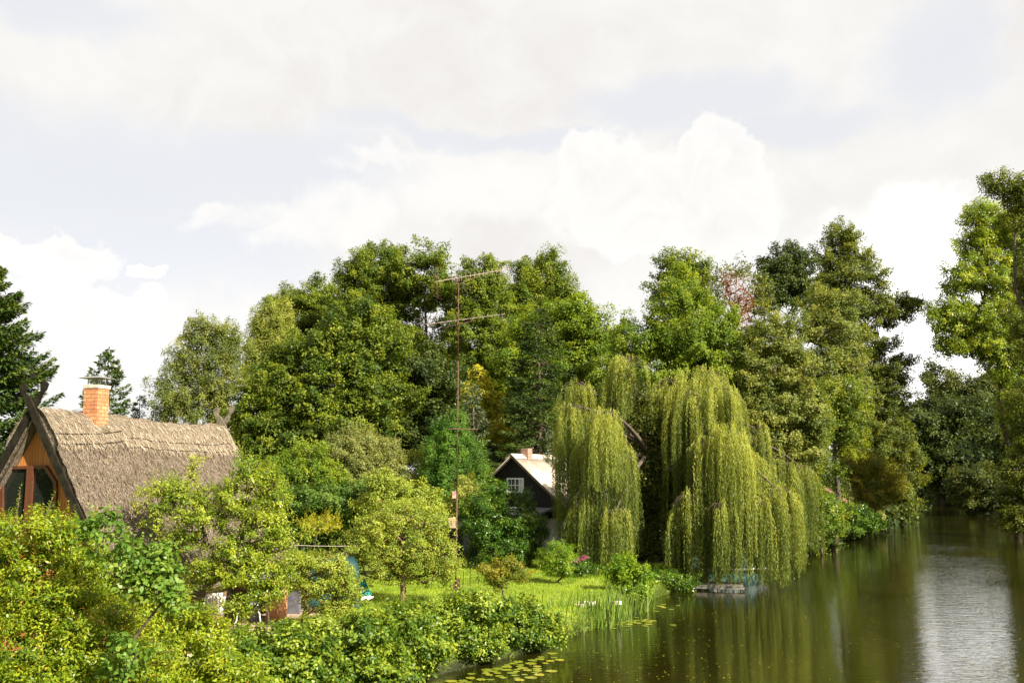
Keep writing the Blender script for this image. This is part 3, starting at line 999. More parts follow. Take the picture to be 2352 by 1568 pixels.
# window
a_, zt_ = local_ray(1165, 1097, CO, CRZ, .14); b2_, zb_ = local_ray(1204, 1131, CO, CRZ, .14)
wy = .14
win = empty('window', (0, 0, 0)); win.parent = cabin
MB().box(((a_ + b2_) / 2, wy - .005, (zt_ + zb_) / 2), (b2_ - a_ - .02, .02, zt_ - zb_ - .02)).build('pane', GLASS2, win)
mb = MB(); ww = b2_ - a_; hh_ = zt_ - zb_
for x in (a_ + .04, b2_ - .04): mb.box((x, wy - .03, (zt_ + zb_) / 2), (.08, .06, hh_))
for z in (zt_ - .04, zb_ + .04): mb.box(((a_ + b2_) / 2, wy - .032, z), (ww, .06, .08))
mb.box(((a_ + b2_) / 2, wy - .030, (zt_ + zb_) / 2), (.05, .05, hh_)); mb.box(((a_ + b2_) / 2, wy - .028, (zt_ + zb_) / 2), (ww, .045, .04))
for x in (a_ + ww * .27, a_ + ww * .75): mb.box((x, wy - .026, (zt_ + zb_) / 2), (.025, .03, hh_))
mb.build('window_frame', WHITE, win)
mb = MB()
for k in range(7): mb.box((b2_ - .13 - .035 * k, wy - .018 + .003 * (k % 2), (zt_ + zb_) / 2), (.022, .008, hh_ - .16))
mb.build('curtain', WHITE, win)
xq, zq = local_ray(1186, 1033, CO, CRZ, .9); xq2, _ = local_ray(1208, 1033, CO, CRZ, .9)
MB().box((.12, 1.25, CR + .08), (.46, .46, .62)).build('chimney', OLD_BRICK, cabin)
# porch in front
pz = local_ray(1236, 1179, CO, CRZ, -1.6)[1]; px1 = local_ray(1236, 1179, CO, CRZ, -1.6)[0]; px0 = local_ray(1060, 1179, CO, CRZ, -1.6)[0]
mb = MB(); mb.prism([(-.05, pz + .25), (-1.75, pz - .02), (-1.75, pz - .13), (-.05, pz + .14)], lambda y, z, t: (t, y, z), px0, px1)
mb.build('porch_roof', simple('roofing_felt', (.10, .10, .11), .85, .2), cabin)
MB().box(((px0 + px1) / 2, -1.775, pz - .03), (px1 - px0 + .02, .03, .10)).build('fascia', WHITE, cabin)
MB().box(((px0 + px1) / 2 - .3, -.85, pz / 2 - .15), (px1 - px0 - .9, 1.5, pz)).build('porch_wall', simple('grey_wall', (.22, .21, .22), .8, .2), cabin)
mb = MB(); gx = local_ray(1072, 1168, CO, CRZ, -1.2)[0]
mb.prism([(gx - .95, pz + .02), (gx, pz + .62), (gx + .95, pz + .02)], lambda a, z, t: (a, t, z), -1.5, -.2)
mb.build('porch_gable', BLACKBOARD, cabin)

# ------------------------------------------------------------------ red-roofed hut half hidden behind the far shrubs
hp = at(1862, 1130, 82)
hut = empty('red_roofed_hut', (hp[0], 78, GZ), -.4); tag(hut, 'little hut with salmon red roof half hidden beyond the willow', 'hut')
MB().box((0, 0, 1.1), (3.0, 2.6, 2.2)).build('wall', simple('hut_wall', (.25, .18, .13), .8, .2), hut)
MB().prism([(-1.5, 2.15), (0, 3.1), (1.5, 2.15), (1.5, 2.27), (0, 3.24), (-1.5, 2.27)], lambda a, z, t: (a, t, z), -1.6, 1.6).build('roof', simple('red_roof', (.17, .085, .06), .8, .2), hut)

# ------------------------------------------------------------------ antenna mast
RUST = simple('rusty_steel', (.085, .040, .027), .65, .4, .35, var=.4, scale=14)
PALEMETAL = simple('weathered_aluminium', (.17, .13, .11), .5, .5, .5)
D_M = 34.7
mbp = at_z(1046, 1357, GZ)
D_M = mbp[1]
mast = empty('antenna_mast', (mbp[0], mbp[1], GZ))
tag(mast, 'tall thin rusty antenna mast standing on the lawn beside the apple tree', 'antenna mast')
def rel(px, py, dd=0.0): return at(px, py, D_M + dd) - np.array([mbp[0], mbp[1], GZ])
MB().tube([rel(1046, 1365), rel(1049.5, 1130)], .032, 8).tube([rel(1049.4, 1135), rel(1052.5, 830)], .025, 8).tube([rel(1052.5, 835), rel(1053, 640)], .019, 8).build('pole', RUST, mast, smooth=True)
for py in (1135, 1000, 900, 833, 742): MB().tube([rel(1053 - (py - 742) * .008 - .8, py + 4), rel(1053 - (py - 742) * .008 - .8, py - 4)], .037 if py > 1100 else .031, 8).build('collar', RUST, mast)
MB().box(rel(1051, 1344) + np.array([.02, 0, 0]), (.14, .12, .52)).box(rel(1042.5, 1348), (.07, .08, .42)).build('base_post', RUST, mast, bevel=.006)
MB().tube([rel(1030, 985, -.15), rel(1098, 985.5, .25)], .022, 6).build('crossbar', RUST, mast)
BOXW = simple('rusty_box', (.34, .22, .16), .7, .3, .1, var=.4, scale=9)
MB().box(rel(1043, 1136), (.15, .12, .28)).build('junction_box', BOXW, mast, bevel=.008)
MB().box(rel(1038.5, 1200), (.26, .16, .39)).build('junction_box', BOXW, mast, bevel=.008)
MB().tube([rel(1055, 855), rel(1057, 880), rel(1054, 905)], .008, 4).build('cable', DARKWOOD, mast)

def antenna(x0, y0, x1, y1, elems, elen, dirv, dz=(1.3, -.6), clamp=True):
    a = rel(x0, y0, dz[1]); c_ = rel(x1, y1, dz[0])
    bo = MB().tube([a, c_], .011, 6).build('antenna', PALEMETAL, mast)
    for (t, ln, up_) in elems:
        p = a + (c_ - a) * t + np.array([0, 0, up_])
        MB().tube([p - np.array(dirv) * ln * elen / 2, p + np.array(dirv) * ln * elen / 2], .0085, 5).build('antenna_rod', PALEMETAL, bo)
    return bo, a, c_
# upper aerial: rods seen almost end-on, so its boom reads as one slanting line
bo, a, c_ = antenna(1000, 647, 1172, 617, [(t, 1.0 - .4 * t, 0) for t in np.linspace(.22, .98, 14)], .34, (-.05, .2, .97))
for k in (-1, 1):
    MB().tube([a + np.array([.02, 0, k * .03]), a + np.array([.10, .12, k * .62])], .010, 5).build('reflector_arm', RUST, bo)
    for j in range(5):
        p = a + np.array([.02 + .016 * j, .02 * j, k * (.12 + .12 * j)])
        MB().tube([p + np.array([-.16, -.35, .02]), p + np.array([.16, .35, -.02])], .007, 4).build('antenna_rod', RUST, bo)
MB().tube([rel(1053, 652), c_ * .25 + a * .75 + (c_ - a) * .42], .010, 5).build('brace', RUST, bo)
MB().box(rel(1053, 643), (.12, .10, .12)).build('clamp', RUST, bo)
# lower aerial: rods lie across the view
bo, a, c_ = antenna(976, 745, 1160, 721, [(t, 1.0 - .32 * t, 0) for t in (0, .05, .13, .24, .33, .43, .53, .64, .74, .84, .93)], .60, (.96, -.28, -.035), dz=(1.2, -.7))
MB().tube([rel(972, 731, -.7), rel(972, 768, -.7)], .012, 5).build('reflector_arm', PALEMETAL, bo)
for py, xx0, xx1, y2 in ((732, 951, 1000, 0), (766, 953, 1001, 3)):
    MB().tube([rel(xx0, py - y2, -.55), rel(xx1, py + y2 * .5, -.85)], .012, 5).build('antenna_rod', PALEMETAL, bo)
MB().tube([rel(1018, 753, -.1), rel(1053, 744), rel(1090, 736, .5)], .011, 5).build('brace', RUST, bo)
MB().box(rel(1053, 744), (.11, .10, .10)).build('clamp', RUST, bo)

# wire fence at the mast foot
for i, (px, py) in enumerate(((1022, 1352), (1034, 1350), (1062, 1349), (1078, 1346), (1096, 1344), (1112, 1342))):
    pass
fp = [at_z(px, 1352 - i * 2, GZ) for i, px in enumerate((1018, 1034, 1064, 1080, 1098, 1114))]
fence = empty('wire_fence', fp[0]); tag(fence, 'low dark wire fence at the foot of the antenna mast', 'fence')
for p in fp: MB().tube([p - fp[0], p - fp[0] + np.array([0, 0, .78])], .012, 5).build('post', DARKWOOD, fence)
mb = MB()
for h in (.12, .34, .56, .76): mb.tube([p - fp[0] + np.array([0, 0, h]) for p in fp], .004, 4)
mb.build('wire', DARKWOOD, fence)

# ------------------------------------------------------------------ terrace, shelter and garden furniture
pa, q = new_mat('terrace_paving')
geo = q.n('ShaderNodeNewGeometry')
mp = q.n('ShaderNodeMapping'); q.link(geo.outputs['Position'], mp.inputs[0]); mp.inputs['Rotation'].default_value = (0, 0, R(-14)); mp.inputs['Scale'].default_value = (1, 5, 1)
n = q.noise(mp.outputs[0], 2.5, 4, .6)
sp_ = q.n('ShaderNodeSeparateXYZ'); q.link(mp.outputs[0], sp_.inputs[0])
gap = q.m('LESS_THAN', q.m('FRACT', q.m('MULTIPLY', sp_.outputs[1], 1.35)), .10)
c = q.mix(q.smooth(n, .3, .7), (.24, .17, .115), (.38, .29, .20))
c = q.mix(gap, c, (.06, .045, .03))
finish(q, pbsdf(q, c, .85, .2).outputs[0])
tp_ = [at_z(430, 1500, GZ + .09), at_z(730, 1462, GZ + .09), at_z(770, 1398, GZ + .09), at_z(470, 1405, GZ + .09)]
mb = MB(); mb.prism([(p[0], p[1]) for p in tp_], lambda x, y, t: (x, y, t), GZ - .1, GZ + .10)
tag(mb.build('terrace', pa), kind='structure')

P0 = at_z(628, 1426, GZ + .1)
SRZ = R(-12.7)
sh = empty('garden_shelter', (P0[0], P0[1], GZ + .1), SRZ); tag(sh, 'open brick pillared shelter on the terrace behind the pear tree', 'shelter')
for x in (0.0, -1.75): MB().box((x - .02, .22, .55), (.44, .50, 1.1)).build('pillar', PILLAR, sh)
MB().box((-.9, .75, 1.17), (2.6, 1.9, .12)).build('roof', simple('shelter_roof', (.16, .15, .15), .8, .2), sh)
MB().box((-.9, 1.6, .55), (2.0, .1, 1.1)).build('back_wall', simple('shelter_wall', (.10, .10, .11), .8, .2), sh)

T0 = at_z(592, 1432, GZ + .1)
tb = empty('garden_table', (T0[0] - .15, T0[1], GZ + .1), SRZ); tag(tb, 'white garden table with curved legs and blue cloth on the terrace', 'table')
MB().box((0, 0, .57), (.86, .6, .03)).build('tabletop', WHITE, tb, bevel=.008)
MB().box((0, -.10, .548), (.66, .30, .012)).box((0, -.25, .50), (.56, .01, .09)).build('cloth', simple('blue_cloth', (.03, .05, .30), .8, .1), tb)
for sx in (-1, 1):
    for sy in (-1, 1):
        MB().tube([(sx * .10, sy * .24, .55), (sx * .24, sy * .25, .50), (sx * .34, sy * .26, .32), (sx * .37, sy * .26, .12), (sx * .41, sy * .27, 0.02)], .018, 6).build('leg', WHITE, tb)
K0 = at_z(572, 1428, GZ + .1)
MBt = MB().tube([(0, 0, 0.0), (0, 0, .46), (0, 0, .50)], [.24, .28, .30], 18)
kb = MBt.build('plastic_tub', simple('grey_plastic', (.30, .30, .30), .5, .4), smooth=False, loc=(K0[0] - .1, K0[1] + .55, GZ + .1)); tag(kb, 'grey plastic tub under the white garden table', 'tub')
# white chair at the left of the shelter
WORN = simple('worn_white', (.42, .40, .37), .6, .3)
W0 = at_z(494, 1446, GZ + .1)
chb = empty('garden_chair', (W0[0], W0[1], GZ + .1), R(30)); tag(chb, 'white garden chair behind the pear tree trunk', 'chair')
MB().box((0, 0, .42), (.46, .46, .035)).build('seat', WORN, chb, bevel=.008)
for k in range(6): MB().box((-.19 + .076 * k, .235, .68), (.05, .025, .5)).build('back_slat', WORN, chb)
MB().box((0, .235, .94), (.46, .03, .06)).build('back_rail', WORN, chb)
for sx in (-1, 1):
    for sy in (-1, 1): MB().tube([(sx * .20, sy * .20, .42), (sx * .23, sy * .23, 0)], .018, 6).build('leg', WHITE, chb)
# laundry / white cloth on a rack seen through the left shrubs
L0 = at_z(452, 1446, GZ)
lr = empty('clothes_rack', (L0[0], L0[1], GZ + .1), R(-10)); tag(lr, 'folding rack with white laundry showing through the left shrubs', 'clothes rack')
for x in (-.8, .8): MB().tube([(x, -.25, 0), (x, 0, .8), (x, .25, 0)], .015, 5).build('rack_leg', WHITE, lr)
mb = MB()
for y in (-.2, 0, .2): mb.tube([(-.85, y, .8), (.85, y, .8)], .010, 5)
mb.build('rail', WHITE, lr)
for (xa, xb, y) in ((-.7, -.35, -.2), (.15, .45, -.2), (-.25, .05, .2)):
    mb = MB(); nn = 10; vs = []; fs = []
    for i in range(nn + 1):
        x = xa + (xb - xa) * i / nn
        yy = y + .03 * math.sin(i * 2.1)
        vs += [(x, yy, .81), (x, yy + .02, .42), (x, yy + .006, .81), (x, yy + .026, .42)]
    for i in range(nn):
        a = 4 * i; e = a + 4
        fs += [[a, a + 1, e + 1, e], [a + 2, e + 2, e + 3, a + 3]]
    mb.add(vs, fs); lo = mb.build('laundry', WORN, smooth=True, loc=(L0[0], L0[1], GZ + .1)); lo.rotation_euler = (0, 0, R(-10))
    lo.name = 'laundry'; tag(lo, {-.7: 'white cloth at the left end of the drying rack', .15: 'white cloth at the right end of the drying rack', -.25: 'white cloth hung on the far rail of the rack'}[xa], 'laundry')

# slatted screen beside the pillar
S0 = at_z(671, 1420, GZ)
scn = empty('slatted_screen', (S0[0], S0[1] + .8, GZ), R(-6)); tag(scn, 'low slatted screen between brick pillar and small plum tree', 'screen')
SLW = simple('slat_wood', (.10, .11, .035), .8, .2)
for x in (-.30, .30): MB().box((x, .03, .42), (.05, .05, .86)).build('post', SLW, scn)
mb = MB()
for k in range(11): mb.box((0, 0, .05 + k * .078), (.58, .02, .026))
mb.build('slats', SLW, scn)

# teal covered swing seat behind the plum tree
TEAL = simple('teal_cloth', (.006, .036, .036), .7, .3, var=.3, scale=3, bs=.3)
q0 = at_z(752, 1402, GZ)
sw = empty('covered_swing_seat', (q0[0], q0[1] + .6, GZ), R(8)); tag(sw, 'garden swing seat under a dark teal cover behind the plum tree', 'swing seat')
mb = MB(); nn = 16; vs = []; fs = []
prof = [(.0, 0.05), (.03, .5), (.05, 1.0), (.12, 1.45), (.30, 1.62)]
ring = 28
for (ins, z) in prof:
    for k in range(ring):
        a = 2 * math.pi * k / ring
        ca, sa = math.cos(a), math.sin(a)
        e = .35
        x = math.copysign(abs(ca) ** e, ca) * (.98 - ins) + .03 * math.sin(5 * a + 3 * z)
        y = math.copysign(abs(sa) ** e, sa) * (.60 - ins * .8) + .03 * math.cos(7 * a + 2 * z)
        vs.append((x, y, z + .03 * math.sin(3 * a)))
for i in range(len(prof) - 1):
    for k in range(ring):
        fs.append([i * ring + k, i * ring + (k + 1) % ring, (i + 1) * ring + (k + 1) % ring, (i + 1) * ring + k])
fs.append([(len(prof) - 1) * ring + k for k in range(ring)])
mb.add(vs, fs); mb.build('cover', TEAL, sw, smooth=True)
for x in (-.8, .8): MB().tube([(x, -.5, 0), (x, -.3, .4)], .025, 6).build('foot', DARKWOOD, sw)
u0 = at_z(834, 1388, GZ)
um = empty('folded_parasol', (u0[0], u0[1], GZ)); tag(um, 'folded parasol of teal and white cloth left of the apple tree trunk', 'parasol')
MB().tube([(0, 0, 0), (0, 0, .92)], .02, 6).build('pole', WHITE, um)
def folded(r0, z0, z1, name, mat):
    vs = []; fs = []; rg = 16
    for i, t in enumerate(np.linspace(0, 1, 7)):
        for k in range(rg):
            a = 2 * math.pi * k / rg
            r = (r0 * (1 - t) + .03) * (1 + .28 * (k % 2))
            vs.append((r * math.cos(a), r * math.sin(a), z0 + (z1 - z0) * t + (.08 * (k % 2) if i == 0 else 0)))
    for i in range(6):
        for k in range(rg): fs.append([i * rg + k, i * rg + (k + 1) % rg, (i + 1) * rg + (k + 1) % rg, (i + 1) * rg + k])
    m_ = MB(); m_.add(vs, fs); return m_.build(name, mat, um)
folded(.20, .28, .85, 'canopy', simple('bright_teal', (.015, .17, .15), .7, .2)); folded(.26, .18, .50, 'lower_cloth', WHITE)

# clothesline
ca = at(560, 1243, 29.5); cb_ = at(860, 1252, 35.5)
mb = MB(); mb.tube([ca + (cb_ - ca) * t - np.array([0, 0, .07 * math.sin(math.pi * t)]) for t in np.linspace(0, 1, 9)], .006, 5)
tag(mb.build('clothesline', CONC), 'pale clothesline stretched between pear tree and apple tree', 'clothesline')

# flat stones on the lawn edge
STONE = simple('pale_stone', (.42, .36, .31), .85, .2, bs=.3)
for (px, py, sx_, lab) in ((1348, 1384, .62, 'pale flat stone at the lawn edge, widest of the three'), (1332, 1390, .42, 'rounded pale stone nearest the leafy bank shrubs'), (1414, 1383, .40, 'thin flat stone on the lawn behind the reeds')):
    p = at_z(px, py, GZ)
    mb = MB(); rg = 9
    po = [(sx_ / 2 * math.cos(a) * (1 + .12 * math.sin(3 * a + px)), sx_ * .34 * math.sin(a) * (1 + .1 * math.cos(2 * a))) for a in np.linspace(0, 2 * math.pi, rg, endpoint=False)]
    mb.prism(po, lambda x, y, t: (x, y, t), -.05, .07)
    o = mb.build('flat_stone', STONE, bevel=.012, loc=(p[0], p[1], GZ - .02)); tag(o, lab, 'stone', 'stones on the lawn edge')

# ------------------------------------------------------------------ boat and jetty under the willow
TQ = simple('turquoise_paint', (.07, .17, .165), .6, .4, var=.35, scale=4)
bt = at_z(1706, 1322, 0)
boat = empty('moored_boat', (bt[0] - 1.2, bt[1] - 1.0, 0), R(24)); tag(boat, 'turquoise covered boat moored under the weeping willow', 'boat')
def hull(l, w_, h0, h1, zlift=0, shrink=1.0):
    vs = []; fs = []; ns_ = 14
    for i in range(ns_ + 1):
        t = i / ns_
        x = -l / 2 + l * t
        hw_ = w_ / 2 * (1 - abs(2 * t - 1) ** 3.2) ** .6 if 0 < t < 1 else .02
        hw_ = max(hw_, .04) * shrink
        rise = .22 * max(0, t - .6) ** 1.0
        for (yy, zz) in ((-hw_, h1 + rise), (-hw_ * .8, h0 + .18), (0, h0), (hw_ * .8, h0 + .18), (hw_, h1 + rise)):
            vs.append((x, yy, zz + zlift))
    for i in range(ns_):
        for k in range(4): fs.append([i * 5 + k, i * 5 + k + 1, (i + 1) * 5 + k + 1, (i + 1) * 5 + k])
    fs += [[i * 5, (i + 1) * 5, (i + 1) * 5 + 4, i * 5 + 4] for i in range(ns_)]
    return vs, fs
v_, f_ = hull(4.6, 1.7, -.25, .46)
MB().add(v_, f_).build('hull', TQ, boat)
vs = []; fs = []; ns_ = 16; rg = 9
for i in range(ns_ + 1):
    t = i / ns_; x = -2.1 + 4.2 * t
    hw_ = .86 * (1 - abs(2 * t - 1) ** 3) ** .5 if 0 < t < 1 else .06
    hh_ = .95 * (1 - abs(2 * t - 1) ** 4) + .03 * math.sin(i * 2.3)
    for k in range(rg):
        a = math.pi * k / (rg - 1)
        vs.append((x, -hw_ * math.cos(a) * 1.04, .44 + hh_ * math.sin(a) ** .75 * .82))
for i in range(ns_):
    for k in range(rg - 1): fs.append([i * rg + k, i * rg + k + 1, (i + 1) * rg + k + 1, (i + 1) * rg + k])
MB().add(vs, fs).build('boat_cover', TQ, boat, smooth=False)
MB().box((.3, -.9, .47), (3.4, .05, .07)).build('gunwale', WHITE, boat)
jt = at_z(1650, 1341, 0.25)
jet = empty('jetty', (jt[0], jt[1], 0), R(-14)); tag(jet, 'low pale plank jetty at the waterline under the willow', 'jetty')
PLANK = simple('pale_plank', (.15, .14, .115), .8, .2, var=.25, scale=6)
mb = MB()
for k in range(9): mb.box((-.95 + .235 * k, .35, .22), (.215, 1.5, .05), rz=.004 * (k % 3 - 1))
mb.build('deck', PLANK, jet)
MB().box((0, -.36, .15), (2.2, .06, .12)).build('beam', PLANK, jet)
for x in (-.95, .0, .95):
    MB().tube([(x, -.3, -1.0), (x, -.3, .20)], .055, 8).build('post', GREYWOOD, jet)

# timber edging on the far bank
pts = [at_z(px, py, 0.0) for px, py in ((1945, 1238), (1962, 1232), (1975, 1228), (1990, 1225), (2003, 1220), (2016, 1219), (2028, 1214), (2036, 1208))]
for k, p in enumerate(pts):
    o = MB().tube([(0, 0, -1.0), (0, 0, .42 + .16 * ((k * 7) % 3))], .12, 8).build('bank_post', BARK_RED, loc=(p[0], p[1], 0))
    tag(o, 'stubby brown timber post at the waterline of the far bank', 'post', 'timber posts edging the far bank')

# ------------------------------------------------------------------ water plants
PADM, q = new_mat('lily_pad')
oi = q.n('ShaderNodeObjectInfo')
r = q.n('ShaderNodeValToRGB'); q.link(oi.outputs['Random'], r.inputs[0])
r.color_ramp.elements[0].color = (.11, .15, .012, 1); r.color_ramp.elements[1].color = (.24, .22, .02, 1)
finish(q, pbsdf(q, r.outputs[0], .35, .5).outputs[0])
def pad_mesh(seed):
    rg = random.Random(seed); n_ = 18; vs = []
    for k in range(n_ + 1):
        a = .16 + (2 * math.pi - .32) * k / n_
        rr = 1 + .03 * math.sin(3 * a + seed)
        vs.append((rr * math.cos(a), rr * .86 * math.sin(a), .04 * rg.uniform(0, 1)))
    m_ = MB(); nv = len(vs)
    V_ = [(0.05, 0, 0)] + vs + [(0.05, 0, -.03)] + [(x, y, z - .03) for x, y, z in vs]
    fs = [[0, k, k + 1] for k in range(1, nv)] + [[nv + 1, nv + 2 + k, nv + 1 + k] for k in range(1, nv)] + [[k, nv + 1 + k, nv + 2 + k, k + 1] for k in range(1, nv)]
    m_.add(V_, fs)
    me = bpy.data.meshes.new('lily_pad'); me.from_pydata(m_.v, [], m_.f); me.materials.append(PADM)
    return me
PADS = [pad_mesh(i) for i in range(4)]
rg = random.Random(11)
def pads(cx_, cy_, sx_, sy_, n_, r0, r1, label, group):
    placed = []; tries = 0
    while len(placed) < n_ and tries < 900:
        tries += 1
        px, py = rg.gauss(cx_, sx_), rg.gauss(cy_, sy_)
        p = at_z(px, py, 0.0)
        r = rg.uniform(r0, r1)
        if river_sd(p[0], p[1]) > -.15: continue
        if any(math.hypot(p[0] - a, p[1] - c_) < (r + rr) * .90 for a, c_, rr in placed): continue
        placed.append((p[0], p[1], r))
        o = bpy.data.objects.new('lily_pad', PADS[rg.randrange(4)]); C.objects.link(o)
        o.location = (p[0], p[1], .012); o.scale = (r, r, r); o.rotation_euler = (0, 0, rg.uniform(0, 6.28))
        tag(o, label, 'lily pad', group)
pads(1150, 1530, 55, 14, 46, .09, .17, 'yellow green lily pad floating below the alder bushes', 'lily pads below the alder bushes')
pads(1060, 1562, 45, 10, 10, .09, .16, 'yellow green lily pad floating below the alder bushes', 'lily pads below the alder bushes')
pads(1385, 1428, 42, 5, 22, .08, .15, 'green lily pad floating in front of the reeds', 'lily pads by the reeds')
pads(1500, 1395, 30, 5, 9, .08, .15, 'yellowish lily pad floating off the round bank shrub', 'lily pads off the round shrub')
# scattered fallen leaves on the surface
rng = np.random.default_rng(77)
V = []
while len(V) < 420:
    px, py = rng.uniform(1000, 2352), rng.uniform(1240, 1568)
    p = at_z(px, py, .006)
    if river_sd(p[0], p[1]) < -.2 and rng.uniform() < (1.0 if px < 1750 else .45): V.append(p)
V = np.array(V); n_ = len(V)
N = nrm(np.tile([0., 0, 1], (n_, 1)) + rng.normal(0, .05, (n_, 3)))
tag(link('fallen_leaves', fast_mesh('fallen_leaves', leaf_verts(rng, V, N, .055, .035, rng.normal(size=(n_, 3))), 4, rng.uniform(0, 1, n_)), LM['gold']), 'tiny yellow fallen leaves drifting on the dark river', 'leaves', kind='stuff')


def reeds(name, label, pxs, n_, h, seed, py=1425):
    rng = np.random.default_rng(seed)
    V = []; T = []
    o = at_z(sum(pxs) / 2, py, 0.0)
    for i in range(n_):
        px = rng.normal(sum(pxs) / 2, (pxs[1] - pxs[0]) / 2.6)
        p = at_z(px, py + rng.normal(0, 5), -.1) - o
        L = h * rng.uniform(.45, 1.1)
        d = np.array([rng.normal(.07, .13), rng.normal(0, .1), 1.0]); d /= np.linalg.norm(d)
        bend = np.array([rng.normal(.03, .12), rng.normal(0, .08), 0]) * L
        wd = rng.uniform(.012, .022)
        side = nrm(np.array([rng.normal(1, .3), rng.normal(0, .5), 0]))
        ss = np.linspace(0, 1, 6)
        pts = p + d * (ss[:, None] * L) + bend * ss[:, None] ** 2.2
        wv = wd * np.array([1, 1, .95, .8, .5, .05])
        tnt = rng.uniform(0, .8)
        for a in range(5):
            V += [pts[a] - side * wv[a], pts[a] + side * wv[a], pts[a + 1] + side * wv[a + 1], pts[a + 1] - side * wv[a + 1]]
            T.append(tnt)
    ob = link(name, fast_mesh(name, np.array(V), 4, np.array(T)), LM['reed'], loc=o)
    tag(ob, label, 'reeds', kind='stuff')
reeds('reed_clump', 'dense clump of tall narrow reeds right of the alder bushes', (1330, 1410), 130, 1.35, 3, 1440)
reeds('reed_clump', 'sparse reeds with the longest blades beside the round bank shrub', (1390, 1470), 80, 1.25, 4, 1418)
reeds('reed_clump', 'thin reeds poking out above the alder bush leaves', (1235, 1330), 70, 1.35, 5, 1452)
reeds('reed_clump', 'short low sedge fringe left at the lawn waterline', (1280, 1400), 70, .6, 6, 1446)

# willow, trees and shrubs follow


